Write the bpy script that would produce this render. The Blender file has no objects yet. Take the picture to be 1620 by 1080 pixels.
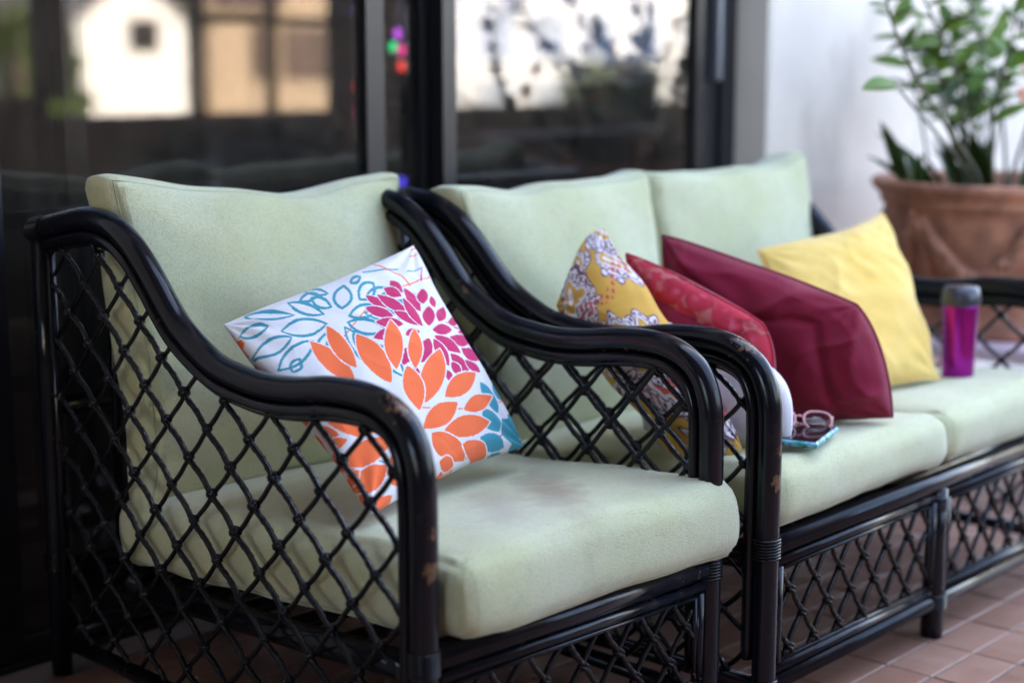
import bpy, math, random
import numpy as np
from mathutils import Vector, Matrix, noise as mnoise

random.seed(7)
R = math.radians
scene = bpy.context.scene
C = scene.collection

# ------------------------------------------------------------------ camera
cam_data = bpy.data.cameras.new('camera')
cam = bpy.data.objects.new('camera', cam_data)
C.objects.link(cam)
cam.location = (0, 0, 1.15)
cam.rotation_euler = (R(90 - 9.715), 0, R(42.03 - 90))
cam_data.sensor_width = 36
cam_data.lens = 57.11
cam_data.clip_start = 0.05
cam_data.clip_end = 2000
cam_data.dof.use_dof = True
cam_data.dof.focus_distance = 2.70
cam_data.dof.aperture_fstop = 1.5
cam_data.dof.aperture_blades = 0
scene.camera = cam

# ------------------------------------------------------------------ light
SUN_EL, SUN_AZ = 42, 30           # azimuth from +Y towards +X
world = bpy.data.worlds.new('World')
scene.world = world
world.use_nodes = True
wn = world.node_tree.nodes
wl = world.node_tree.links
sky = wn.new('ShaderNodeTexSky')
sky.sky_type = 'NISHITA'
sky.sun_disc = False
sky.dust_density = 4.0
sky.ozone_density = 0.25
sky.sun_elevation = R(SUN_EL)
sky.sun_rotation = R(SUN_AZ)
wl.new(sky.outputs[0], wn['Background'].inputs[0])
wn['Background'].inputs[1].default_value = 0.15
sun_data = bpy.data.lights.new('sun', 'SUN')
sun_data.energy = 4.0
sun_data.angle = R(0.5)
sun_data.color = (1.0, 0.95, 0.87)
sun = bpy.data.objects.new('sun', sun_data)
C.objects.link(sun)
sd = Vector((math.sin(R(SUN_AZ)) * math.cos(R(SUN_EL)), math.cos(R(SUN_AZ)) * math.cos(R(SUN_EL)), math.sin(R(SUN_EL))))
sun.rotation_euler = sd.to_track_quat('Z', 'Y').to_euler()
scene.view_settings.view_transform = 'Standard'
scene.view_settings.look = 'None'
scene.view_settings.gamma = 1
scene.view_settings.exposure = 3.65
scene.view_settings.use_curve_mapping = False
scene.cycles.use_denoising = True
scene.cycles.max_bounces = 12
scene.cycles.diffuse_bounces = 6
scene.cycles.transparent_max_bounces = 24
scene.cycles.sample_clamp_indirect = 6

# ------------------------------------------------------------------ materials
def mat(name, col, rough=0.6, **kw):
    m = bpy.data.materials.new(name)
    m.use_nodes = True
    b = m.node_tree.nodes['Principled BSDF']
    b.inputs['Base Color'].default_value = (*col, 1)
    b.inputs['Roughness'].default_value = rough
    for k, v in kw.items():
        b.inputs[k.replace('_', ' ')].default_value = v
    return m

class NT:
    """small helper round a node tree"""
    def __init__(s, m):
        s.t = m.node_tree; s.n = s.t.nodes; s.l = s.t.links; s.b = s.n['Principled BSDF']
    def add(s, kind, **kw):
        nd = s.n.new(kind)
        for k, v in kw.items():
            if k in nd.inputs: nd.inputs[k].default_value = v
            else: setattr(nd, k, v)
        return nd
    def link(s, a, b): s.l.new(a, b)
    def coord(s, kind='Object'):
        return s.add('ShaderNodeTexCoord').outputs[kind]
    def noise(s, scale, detail=3, vec=None, rough=0.55):
        nd = s.add('ShaderNodeTexNoise', Scale=scale, Detail=detail, Roughness=rough)
        if vec is not None: s.link(vec, nd.inputs['Vector'])
        return nd.outputs['Fac']
    def ramp(s, fac, stops):
        nd = s.add('ShaderNodeValToRGB')
        el = nd.color_ramp.elements
        while len(el) < len(stops): el.new(0.5)
        for e, (p, c) in zip(el, stops):
            e.position = p
            e.color = (*c, 1) if isinstance(c, tuple) else (c, c, c, 1)
        s.link(fac, nd.inputs[0])
        return nd.outputs[0]
    def mix(s, fac, a, b, blend='MIX'):
        nd = s.add('ShaderNodeMix', data_type='RGBA', blend_type=blend)
        for sock, v in ((nd.inputs[0], fac), (nd.inputs[6], a), (nd.inputs[7], b)):
            if hasattr(v, 'is_output'): s.link(v, sock)
            elif isinstance(v, tuple): sock.default_value = (*v, 1)
            else: sock.default_value = v
        return nd.outputs[2]
    def math(s, op, a, b=0.0, clamp=False):
        nd = s.add('ShaderNodeMath', operation=op, use_clamp=clamp)
        for i, v in enumerate((a, b)):
            if hasattr(v, 'is_output'): s.link(v, nd.inputs[i])
            else: nd.inputs[i].default_value = v
        return nd.outputs[0]
    def mapping(s, vec, scale=(1, 1, 1), loc=(0, 0, 0), rot=(0, 0, 0)):
        nd = s.add('ShaderNodeMapping')
        nd.inputs['Scale'].default_value = scale
        nd.inputs['Location'].default_value = loc
        nd.inputs['Rotation'].default_value = rot
        s.link(vec, nd.inputs['Vector'])
        return nd.outputs[0]
    def bump(s, h, strength=0.3, dist=0.001):
        nd = s.add('ShaderNodeBump', Strength=strength, Distance=dist)
        s.link(h, nd.inputs['Height'])
        s.link(nd.outputs[0], s.b.inputs['Normal'])
    def color(s, c): s.link(c, s.b.inputs['Base Color'])
    def rough(s, c): s.link(c, s.b.inputs['Roughness'])

def fabric(name, col, col2, scale=520, bump=0.7, stain=None, sheen=0.38):
    m = mat(name, col, 0.88)
    n = NT(m)
    o = n.coord()
    w1 = n.noise(scale, 2, n.mapping(o, (1, 1, 0.28)))
    w2 = n.noise(scale, 2, n.mapping(o, (0.28, 1, 1)))
    wv = n.math('ADD', w1, w2)
    big = n.noise(5, 4, o)
    mid = n.noise(38, 4, o)
    c = n.mix(n.ramp(big, [(0.35, 0.0), (0.68, 1.0)]), col, col2)
    dark = tuple(v * 0.72 for v in col)
    c = n.mix(n.math('MULTIPLY', n.ramp(mid, [(0.48, 0.0), (0.75, 1.0)]), 0.30), c, dark)
    c = n.mix(n.ramp(wv, [(0.80, 0.30), (1.15, 0.0)]), c, tuple(v * 0.5 for v in col))
    if stain:
        for (px, py, pz, sx, sy, rotz, amt, sc) in stain:
            mp = n.add('ShaderNodeVectorMath', operation='SUBTRACT')
            n.link(o, mp.inputs[0]); mp.inputs[1].default_value = (px, py, pz)
            ms = n.mapping(n.mapping(mp.outputs[0], rot=(0, rotz, 0)), (1 / sx, 0.5, 1 / sy))
            ln = n.add('ShaderNodeVectorMath', operation='LENGTH')
            n.link(ms, ln.inputs[0])
            d = n.math('ADD', ln.outputs['Value'], n.math('MULTIPLY', n.math('SUBTRACT', n.noise(22, 5, o), 0.5), 1.3))
            f = n.math('MULTIPLY', n.ramp(d, [(0.2, 1.0), (1.0, 0.0)]), amt)
            c = n.mix(f, c, sc)
    n.color(c)
    n.bump(wv, bump, 0.0012)
    m.node_tree.nodes['Principled BSDF'].inputs['Sheen Weight'].default_value = sheen
    m.node_tree.nodes['Principled BSDF'].inputs['Specular IOR Level'].default_value = 0.2
    return m

SAGE = (0.495, 0.500, 0.285)
SAGE2 = (0.56, 0.565, 0.38)
M = {}
M['sage'] = fabric('sage_linen', SAGE, SAGE2)
M['sage_stained'] = fabric('sage_linen_stained', SAGE, SAGE2, stain=[
    (0.06, 0, -0.27, 0.22, 0.065, 1.0, 0.80, (0.24, 0.165, 0.085)),
    (-0.06, 0, -0.25, 0.18, 0.06, 1.0, 0.55, (0.30, 0.25, 0.15)),
    (-0.10, 0, -0.35, 0.16, 0.16, 0, 0.25, (0.44, 0.42, 0.36)),
    (0.20, 0, -0.35, 0.05, 0.05, 0, 0.22, (0.30, 0.27, 0.16))])
M['seam'] = fabric('sage_seam_thread', (0.36, 0.38, 0.22), (0.40, 0.42, 0.26))
M['yellow'] = fabric('yellow_cotton', (0.78, 0.50, 0.10), (0.82, 0.56, 0.15), 900, 0.3)
M['maroon'] = fabric('maroon_cotton', (0.20, 0.006, 0.026), (0.235, 0.009, 0.036), 900, 0.4, sheen=0.2)
M['white_cloth'] = fabric('white_cotton', (0.74, 0.70, 0.74), (0.78, 0.75, 0.78), 900, 0.3)

def lacquer():
    m = mat('black_lacquered_rattan', (0.006, 0.0065, 0.010), 0.3)
    n = NT(m)
    o = n.coord()
    g = n.add('ShaderNodeNewGeometry')
    wear = n.noise(14, 7, o, 0.68)
    fine = n.noise(120, 4, o, 0.6)
    w = n.ramp(n.math('ADD', wear, n.math('MULTIPLY', fine, 0.12)), [(0.725, 0.0), (0.745, 1.0)])
    scuff = n.ramp(n.noise(260, 3, n.mapping(o, (1, 1, 1))), [(0.70, 0.0), (0.76, 1.0)])
    c = n.mix(n.math('MULTIPLY', scuff, 0.35), (0.006, 0.0065, 0.010), (0.06, 0.05, 0.05))
    for (px, py, pz, rr_, th_) in ((0, 0.05, 0.672, 0.055, 0.50), (0, -0.018, 0.445, 0.022, 0.40), (0.645, -0.005, 0.56, 0.03, 0.5), (0, 0.02, 0.625, 0.03, 0.55), (0, -0.02, 0.50, 0.016, 0.45), (0, 0.55, 0.70, 0.03, 0.6)):
        dv = n.add('ShaderNodeVectorMath', operation='DISTANCE')
        n.link(o, dv.inputs[0]); dv.inputs[1].default_value = (px, py, pz)
        near = n.math('SUBTRACT', 1.0, n.math('DIVIDE', dv.outputs['Value'], rr_), True)
        spot = n.ramp(n.math('ADD', n.math('MULTIPLY', near, 0.35), n.math('MULTIPLY', n.noise(95, 5, o, 0.65), 0.9)), [(th_ + 0.19, 0.0), (th_ + 0.22, 1.0)])
        w = n.math('MAXIMUM', w, n.math('MULTIPLY', spot, n.ramp(near, [(0.0, 0.0), (0.15, 1.0)])))
    c = n.mix(w, c, n.mix(n.noise(150, 3, o), (0.22, 0.115, 0.06), (0.05, 0.03, 0.02)))
    n.color(c)
    n.rough(n.ramp(n.noise(30, 5, o), [(0.3, 0.12), (0.75, 0.30)]))
    n.bump(n.noise(35, 3, o), 0.12, 0.002)
    n.b.inputs['Specular IOR Level'].default_value = 0.30
    return m
M['lacquer'] = lacquer()
M['strand'] = mat('black_lattice_cane', (0.008, 0.007, 0.009), 0.24, Specular_IOR_Level=0.32)
n = NT(M['strand']); o = n.coord()
n.color(n.mix(n.ramp(n.noise(160, 4, o), [(0.66, 0.0), (0.72, 0.5)]), (0.007, 0.006, 0.008), (0.10, 0.07, 0.05)))
n.bump(n.noise(260, 3, o), 0.4, 0.001)

def simple(name, col, rough=0.6, var=0.25, scale=6, bump=0.0, bscale=60, **kw):
    m = mat(name, col, rough, **kw)
    n = NT(m); o = n.coord()
    c = n.mix(n.ramp(n.noise(scale, 5, o), [(0.3, 0.0), (0.7, 1.0)]), tuple(v * (1 - var) for v in col), tuple(min(1, v * (1 + var)) for v in col))
    n.color(c)
    if bump: n.bump(n.noise(bscale, 4, o), bump, 0.003)
    return m
M['wall'] = simple('white_painted_stucco', (0.64, 0.57, 0.49), 0.8, 0.06, 3.5, 0.2, 60)
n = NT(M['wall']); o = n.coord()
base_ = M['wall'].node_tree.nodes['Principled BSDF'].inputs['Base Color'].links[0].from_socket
shade_blot = n.noise(2.6, 5, n.mapping(o, (1.6, 1, 0.7)), 0.6)
n.color(n.mix(n.math('MULTIPLY', n.ramp(shade_blot, [(0.46, 0.0), (0.66, 1.0)]), 0.75), base_, (0.40, 0.36, 0.325)))  # grey blotches painted in for the soft shadows on the wall
M['jamb'] = simple('grey_painted_reveal', (0.72, 0.66, 0.56), 0.7, 0.05, 3)
M['ceiling'] = simple('low_bounce_ceiling_paint', (0.30, 0.24, 0.19), 0.9, 0.04, 2)  # dark brown picked to cut bounce fill from the unseen ceilings
M['parapet'] = simple('parapet_render', (0.085, 0.068, 0.06), 0.85, 0.15, 3, 0.1)
M['alu'] = mat('black_aluminium', (0.010, 0.010, 0.013), 0.35)
M['alu2'] = mat('bronze_aluminium', (0.10, 0.10, 0.125), 0.4)
M['steel'] = mat('brushed_steel', (0.22, 0.24, 0.27), 0.45, Metallic=0.8)
M['terracotta'] = simple('terracotta_clay', (0.45, 0.20, 0.12), 0.8, 0.42, 13, 0.7, 30)
M['soil'] = simple('potting_soil', (0.035, 0.025, 0.018), 0.95, 0.3, 30, 0.6, 80)
M['pink'] = simple('pale_pink_paint', (0.72, 0.55, 0.58), 0.6, 0.05, 4)
M['wood'] = simple('orange_brown_wood', (0.42, 0.17, 0.08), 0.45, 0.3, 14)
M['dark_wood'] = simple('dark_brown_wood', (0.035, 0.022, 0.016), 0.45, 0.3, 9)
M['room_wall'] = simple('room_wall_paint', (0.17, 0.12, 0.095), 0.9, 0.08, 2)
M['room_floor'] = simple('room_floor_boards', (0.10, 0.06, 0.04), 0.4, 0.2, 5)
M['grout'] = simple('pinkish_grey_grout', (0.17, 0.125, 0.105), 0.9, 0.2, 14)
M['leaf'] = simple('glossy_green_leaf', (0.085, 0.155, 0.006), 0.40, 0.4, 9, Specular_IOR_Level=0.28)
M['leaf_dark'] = simple('dark_green_leaf', (0.03, 0.065, 0.012), 0.45, 0.35, 9, Specular_IOR_Level=0.25)
M['stem'] = simple('brown_green_stem', (0.055, 0.06, 0.03), 0.55, 0.35, 14)
M['petal'] = simple('pink_orange_petal', (0.70, 0.25, 0.12), 0.6, 0.3, 20)
M['outside_white'] = simple('white_house_paint', (0.80, 0.78, 0.74), 0.8, 0.05, 0.5)
M['outside_cream'] = simple('cream_house_paint', (0.72, 0.62, 0.42), 0.8, 0.06, 0.5)
M['outside_beige'] = simple('beige_house_paint', (0.40, 0.30, 0.20), 0.8, 0.08, 0.5)
M['outside_pale'] = simple('pale_grey_house_paint', (0.62, 0.62, 0.62), 0.8, 0.06, 0.5)
M['roof'] = simple('grey_roofing', (0.20, 0.18, 0.17), 0.8, 0.15, 1)
M['shutter_and_shade'] = simple('brown_shutter_and_shade', (0.095, 0.06, 0.045), 0.7, 0.1, 2)
M['window_dark'] = mat('dark_window_glass', (0.02, 0.02, 0.026), 0.1)
M['window_pale'] = mat('pale_window_blind', (0.36, 0.40, 0.46), 0.4)
M['ground'] = simple('dry_yard_ground', (0.16, 0.145, 0.105), 0.95, 0.25, 0.6)
M['bark'] = simple('tree_bark', (0.12, 0.085, 0.06), 0.9, 0.3, 6)
M['bush_leaf'] = simple('dark_bush_leaf', (0.014, 0.026, 0.010), 0.5, 0.4, 9)
M['tree_leaf'] = simple('tree_leaves', (0.11, 0.16, 0.03), 0.6, 0.4, 1.5)
M['white_paint'] = mat('white_gloss_paint', (0.75, 0.75, 0.75), 0.4)

def glass(name, tint, gain, dust_haze=0.0):
    m = bpy.data.materials.new(name)
    m.use_nodes = True
    t = m.node_tree
    for x in list(t.nodes): t.nodes.remove(x)
    out = t.nodes.new('ShaderNodeOutputMaterial')
    mx = t.nodes.new('ShaderNodeMixShader')
    tr = t.nodes.new('ShaderNodeBsdfTransparent'); tr.inputs[0].default_value = (*tint, 1)
    gl = t.nodes.new('ShaderNodeBsdfGlossy'); gl.inputs['Roughness'].default_value = 0.0
    fr = t.nodes.new('ShaderNodeFresnel'); fr.inputs['IOR'].default_value = 1.5
    ge = t.nodes.new('ShaderNodeNewGeometry'); ii = t.nodes.new('ShaderNodeMapRange')   # same index on both faces of the pane
    ii.inputs['To Min'].default_value = 1.5; ii.inputs['To Max'].default_value = 1 / 1.5
    t.links.new(ge.outputs['Backfacing'], ii.inputs['Value']); t.links.new(ii.outputs[0], fr.inputs['IOR'])
    mu = t.nodes.new('ShaderNodeMath'); mu.operation = 'MULTIPLY'; mu.inputs[1].default_value = gain; mu.use_clamp = True
    t.links.new(fr.outputs[0], mu.inputs[0]); t.links.new(mu.outputs[0], mx.inputs[0])
    t.links.new(tr.outputs[0], mx.inputs[1]); t.links.new(gl.outputs[0], mx.inputs[2])
    if dust_haze:  # dust streaks that also paint a haze over the dark glass
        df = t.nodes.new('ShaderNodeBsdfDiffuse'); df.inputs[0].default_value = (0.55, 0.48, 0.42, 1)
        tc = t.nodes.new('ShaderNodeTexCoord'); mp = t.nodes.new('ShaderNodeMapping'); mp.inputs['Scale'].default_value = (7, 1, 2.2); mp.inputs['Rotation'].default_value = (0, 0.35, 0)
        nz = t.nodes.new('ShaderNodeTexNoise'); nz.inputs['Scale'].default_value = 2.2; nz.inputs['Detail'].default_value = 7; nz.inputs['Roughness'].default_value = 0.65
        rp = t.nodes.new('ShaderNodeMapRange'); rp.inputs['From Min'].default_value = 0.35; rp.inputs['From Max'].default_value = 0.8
        rp.inputs['To Min'].default_value = dust_haze * 0.45; rp.inputs['To Max'].default_value = dust_haze * 2.2
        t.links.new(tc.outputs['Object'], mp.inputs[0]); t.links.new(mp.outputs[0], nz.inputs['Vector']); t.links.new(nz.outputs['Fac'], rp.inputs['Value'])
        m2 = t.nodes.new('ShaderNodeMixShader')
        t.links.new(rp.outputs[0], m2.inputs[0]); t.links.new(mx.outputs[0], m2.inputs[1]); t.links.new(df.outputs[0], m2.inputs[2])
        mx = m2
    t.links.new(mx.outputs[0], out.inputs[0])
    return m
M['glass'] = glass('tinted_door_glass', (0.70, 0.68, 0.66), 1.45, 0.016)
M['glass_clear'] = glass('lens_plastic', (0.95, 0.93, 0.93), 1.0)

M['window_tint'] = glass('pale_blue_window_glass', (0.36, 0.41, 0.52), 1.0)
def terracotta_tile():
    m = mat('terracotta_floor_tile', (0.36, 0.17, 0.11), 0.42)
    n = NT(m); o = n.coord()
    rnd = n.add('ShaderNodeObjectInfo').outputs['Random']
    g = n.add('ShaderNodeNewGeometry').outputs['Position']
    v = n.noise(2.5, 4, g)
    c = n.ramp(n.math('ADD', n.math('MULTIPLY', rnd, 0.6), n.math('MULTIPLY', v, 0.6)),
               [(0.2, (0.165, 0.078, 0.048)), (0.5, (0.23, 0.112, 0.072)), (0.8, (0.275, 0.148, 0.102))])
    c = n.mix(n.math('MULTIPLY', n.ramp(n.noise(60, 5, g), [(0.5, 0.0), (0.7, 1.0)]), 0.35), c, (0.20, 0.09, 0.065))
    n.color(c)
    n.rough(n.ramp(n.noise(18, 5, g), [(0.3, 0.32), (0.7, 0.6)]))
    n.bump(n.noise(120, 3, g), 0.12, 0.002)
    return m
M['tile'] = terracotta_tile()

def red_floral():
    m = mat('red_floral_band', (0.5, 0.02, 0.05), 0.85)
    n = NT(m); o = n.coord()
    v = n.add('ShaderNodeTexVoronoi', Scale=26.0)
    n.link(n.add('ShaderNodeVectorMath').outputs[0], v.inputs['Vector'])
    vec = n.add('ShaderNodeVectorMath', operation='ADD')
    n.link(o, vec.inputs[0])
    nz = n.add('ShaderNodeTexNoise', Scale=18.0); n.link(o, nz.inputs['Vector'])
    sc = n.add('ShaderNodeVectorMath', operation='SCALE'); n.link(nz.outputs['Color'], sc.inputs[0]); sc.inputs['Scale'].default_value = 0.05
    n.link(sc.outputs[0], vec.inputs[1]); n.link(vec.outputs[0], v.inputs['Vector'])
    c = n.ramp(v.outputs['Distance'], [(0.15, (0.50, 0.08, 0.12)), (0.35, (0.45, 0.014, 0.04)), (0.6, (0.33, 0.006, 0.024)), (0.75, (0.42, 0.10, 0.09))])
    c = n.mix(n.ramp(n.noise(16, 3, o), [(0.5, 0.0), (0.56, 1.0)]), c, (0.42, 0.012, 0.035))
    n.color(c)
    return m
M['red_floral'] = red_floral()

def vcol_fabric(name, attr, scale=900, bump=0.3):
    m = mat(name, (0.7, 0.7, 0.7), 0.85)
    n = NT(m); o = n.coord()
    a = n.add('ShaderNodeVertexColor', layer_name=attr)
    w = n.math('ADD', n.noise(scale, 2, n.mapping(o, (1, 1, 0.3))), n.noise(scale, 2, n.mapping(o, (0.3, 1, 1))))
    c = n.mix(n.ramp(w, [(0.8, 0.18), (1.2, 0.0)]), a.outputs['Color'], (0.25, 0.22, 0.22))
    n.color(c)
    n.bump(w, bump, 0.001)
    n.b.inputs['Sheen Weight'].default_value = 0.15
    n.b.inputs['Specular IOR Level'].default_value = 0.2
    return m
M['print'] = vcol_fabric('flower_print_cotton', 'print')
def emit(name, col, s):
    m = mat(name, (0.05, 0.05, 0.05), 0.4)
    b = m.node_tree.nodes['Principled BSDF']
    b.inputs['Emission Color'].default_value = (*col, 1)
    b.inputs['Emission Strength'].default_value = s
    return m

# ------------------------------------------------------------------ mesh helpers
class MB:
    def __init__(s): s.v = []; s.f = []; s.sm = []
    def add(s, vs, fs, smooth=True):
        k = len(s.v)
        s.v += [tuple(p) for p in vs]
        s.f += [tuple(i + k for i in f) for f in fs]
        s.sm += [smooth] * len(fs)
    def box(s, x0, x1, y0, y1, z0, z1, bevel=0.0):
        if bevel <= 0:
            s.add([(x0, y0, z0), (x1, y0, z0), (x1, y1, z0), (x0, y1, z0), (x0, y0, z1), (x1, y0, z1), (x1, y1, z1), (x0, y1, z1)],
                  [(0, 3, 2, 1), (4, 5, 6, 7), (0, 1, 5, 4), (1, 2, 6, 5), (2, 3, 7, 6), (3, 0, 4, 7)], False)
            return
        b = bevel
        k = [(x0 + b, y0 + b), (x1 - b, y0 + b), (x1 - b, y1 - b), (x0 + b, y1 - b)]
        o = [(x0, y0), (x1, y0), (x1, y1), (x0, y1)]
        vs = [(x, y, z0) for x, y in k] + [(x, y, z0 + b) for x, y in o] + [(x, y, z1 - b) for x, y in o] + [(x, y, z1) for x, y in k]
        fs = [(3, 2, 1, 0), (12, 13, 14, 15)]
        for l in range(3):
            for i in range(4):
                j = (i + 1) % 4
                fs.append((l * 4 + i, l * 4 + j, l * 4 + 4 + j, l * 4 + 4 + i))
        s.add(vs, fs, False)
    def tube(s, pts, r, seg=8, ell=None, twist=0.0, caps=True):
        pts = [Vector(p) for p in pts]
        n = len(pts)
        rr = r if isinstance(r, (list, tuple)) else [r] * n
        t0 = (pts[1] - pts[0]).normalized()
        ref = Vector((0, 0, 1)) if abs(t0.z) < 0.9 else Vector((1, 0, 0))
        nrm = t0.cross(ref).normalized()
        vs = []
        dist = 0.0
        for i, p in enumerate(pts):
            t = (pts[min(i + 1, n - 1)] - pts[max(i - 1, 0)]).normalized()
            nrm = (nrm - t * nrm.dot(t)).normalized()
            bn = t.cross(nrm)
            if i: dist += (p - pts[i - 1]).length
            for k in range(seg):
                a = 2 * math.pi * k / seg + 0.3
                cx, cy = math.cos(a), math.sin(a) * (ell or 1.0)
                if twist:
                    q = twist * dist
                    cx, cy = cx * math.cos(q) - cy * math.sin(q), cx * math.sin(q) + cy * math.cos(q)
                vs.append(p + (nrm * cx + bn * cy) * rr[i])
        fs = []
        for i in range(n - 1):
            for k in range(seg):
                k2 = (k + 1) % seg
                fs.append((i * seg + k, i * seg + k2, (i + 1) * seg + k2, (i + 1) * seg + k))
        if caps:
            fs.append(tuple(range(seg - 1, -1, -1)))
            fs.append(tuple(range((n - 1) * seg, n * seg)))
        s.add(vs, fs)
    def lathe(s, prof, seg=32, center=(0, 0, 0)):
        cx, cy, cz = center
        vs = []; fs = []
        for r, z in prof:
            for k in range(seg):
                a = 2 * math.pi * k / seg
                vs.append((cx + r * math.cos(a), cy + r * math.sin(a), cz + z))
        for i in range(len(prof) - 1):
            for k in range(seg):
                k2 = (k + 1) % seg
                fs.append((i * seg + k, i * seg + k2, (i + 1) * seg + k2, (i + 1) * seg + k))
        s.add(vs, fs)
    def ball(s, c, rx, ry, rz, seg=8, rings=5):
        vs = [(c[0], c[1], c[2] - rz)]
        for i in range(1, rings):
            a = -math.pi / 2 + math.pi * i / rings
            for k in range(seg):
                b = 2 * math.pi * k / seg
                vs.append((c[0] + rx * math.cos(a) * math.cos(b), c[1] + ry * math.cos(a) * math.sin(b), c[2] + rz * math.sin(a)))
        vs.append((c[0], c[1], c[2] + rz))
        fs = [(0, 1 + (k + 1) % seg, 1 + k) for k in range(seg)]
        for i in range(rings - 2):
            for k in range(seg):
                a = 1 + i * seg; k2 = (k + 1) % seg
                fs.append((a + k, a + k2, a + seg + k2, a + seg + k))
        top = len(vs) - 1; a = 1 + (rings - 2) * seg
        fs += [(a + k, a + (k + 1) % seg, top) for k in range(seg)]
        s.add(vs, fs)
    def mesh(s, name, m):
        me = bpy.data.meshes.new(name)
        me.from_pydata(s.v, [], s.f)
        me.polygons.foreach_set('use_smooth', s.sm)
        if m is not None: me.materials.append(m)
        me.update()
        return me
    def build(s, name, m, parent=None):
        return link(name, s.mesh(name, m), parent)

def link(name, me, parent=None):
    o = bpy.data.objects.new(name, me)
    C.objects.link(o)
    if parent is not None: o.parent = parent
    return o

def tag(o, label=None, cat=None, group=None, kind=None):
    if label: o['label'] = label
    if cat: o['category'] = cat
    if group: o['group'] = group
    if kind: o['kind'] = kind
    return o

def empty(name, loc=(0, 0, 0), rz=0.0, label=None, cat=None, group=None):
    o = bpy.data.objects.new(name, None)
    C.objects.link(o)
    o.location = loc
    o.rotation_euler = (0, 0, rz)
    return tag(o, label, cat, group)

def part(name, m, parent, fn, *a, **k):
    b = MB()
    getattr(b, fn)(*a, **k)
    return b.build(name, m, parent)

def catmull(P, n=6):
    P = [np.array(p, float) for p in P]
    out = []
    for i in range(len(P) - 1):
        p0 = P[max(i - 1, 0)]; p1 = P[i]; p2 = P[i + 1]; p3 = P[min(i + 2, len(P) - 1)]
        for k in range(n):
            t = k / n
            out.append(0.5 * ((2 * p1) + (-p0 + p2) * t + (2 * p0 - 5 * p1 + 4 * p2 - p3) * t * t + (-p0 + 3 * p1 - 3 * p2 + p3) * t ** 3))
    out.append(P[-1])
    return out

# ------------------------------------------------------------------ ground, porch, house
GZ = -2.6
gb = MB(); gb.box(-400, 400, -600, 500, GZ - 0.5, GZ); tag(gb.build('ground', M['ground']), 'dry sunlit yard below the porch', kind='structure')

DY = 2.72                      # front face of the sliding doors
WY = 2.60                      # face of the white wall
PY = -1.5                      # inner face of the porch parapet
floor = part('porch_floor', M['grout'], None, 'box', -3, 12, PY - 0.2, 3.0, -0.25, -0.004)
tag(floor, 'terracotta tiled porch floor', kind='structure')
TX, TYP, G = 0.172, 0.0945, 0.0045
tb = MB(); hx, hy = TX / 2 - G / 2, TYP / 2 - G / 2
e = 0.0018
tb.add([(-hx, -hy, -0.012), (hx, -hy, -0.012), (hx, hy, -0.012), (-hx, hy, -0.012),
        (-hx, -hy, -e), (hx, -hy, -e), (hx, hy, -e), (-hx, hy, -e),
        (-hx + e, -hy + e, 0), (hx - e, -hy + e, 0), (hx - e, hy - e, 0), (-hx + e, hy - e, 0)],
       [(0, 1, 5, 4), (1, 2, 6, 5), (2, 3, 7, 6), (3, 0, 4, 7), (4, 5, 9, 8), (5, 6, 10, 9), (6, 7, 11, 10), (7, 4, 8, 11), (8, 9, 10, 11)], False)
tile_me = tb.mesh('tile', M['tile'])
cells = []
for i in range(-8, 30):
    for j in range(-30, 18):
        x = 2.72 + TX * (i + 0.5 - 6); y = 1.47 + TYP * (j + 0.5)
        if y + hy > 2.69 or y - hy < PY: continue
        near = (x - 2.9) ** 2 / 1.5 + (y - 1.35) ** 2 / 0.42
        cells.append((near, x, y))
cells.sort()
rest = MB()
for k, (_, x, y) in enumerate(cells):
    dz = random.uniform(-0.0012, 0.0008)
    if k < 290:
        t = link('tile', tile_me, floor)
        t.location = (x, y, dz)
        t.rotation_euler = (random.uniform(-0.004, 0.004), random.uniform(-0.003, 0.003), random.uniform(-0.004, 0.004))
    else:
        rest.add([(v[0] + x, v[1] + y, v[2] + dz) for v in tb.v], tb.f, False)
rt = rest.build('tile', M['tile'], floor); rt['kind'] = 'stuff'

w = part('house_wall', M['wall'], None, 'box', 3.985, 12.0, WY, 2.995, -0.2, 6.2)  # house walls and room ceiling raised out of view to block the sun
tag(w, 'bare white painted wall behind the potted plant', 'wall')
rv = part('reveal', M['jamb'], w, 'box', 3.974, 3.983, WY + 0.002, 2.95, -0.2, 2.9)
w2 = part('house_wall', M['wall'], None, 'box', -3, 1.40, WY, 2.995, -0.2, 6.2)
tag(w2, 'white wall left of the sliding doors', 'wall')
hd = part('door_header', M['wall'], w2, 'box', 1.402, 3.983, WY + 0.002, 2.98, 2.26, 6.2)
cl = part('porch_light_cover', M['ceiling'], None, 'box', -3.2, 5.2, 1.95, 2.599, 2.905, 3.05)  # unseen eave, cut back so overhead sky light reaches the seats
cl2 = part('porch_light_cover', M['ceiling'], None, 'box', -3.2, 1.5, PY - 0.3, 1.948, 2.905, 3.05)  # added out of view to hold back sky light from the left
tag(cl2, 'unseen cover added over the left end of the porch to block sky light', kind='structure')
rc = part('room_ceiling', M['ceiling'], None, 'box', -3.2, 12.2, 3.0, 7.2, 2.905, 6.2)
tag(rc, 'ceiling over the dim room, built up to block the sun', kind='structure')
tag(cl, 'unseen porch eave, depth set by the sky light let in', kind='structure')

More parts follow.
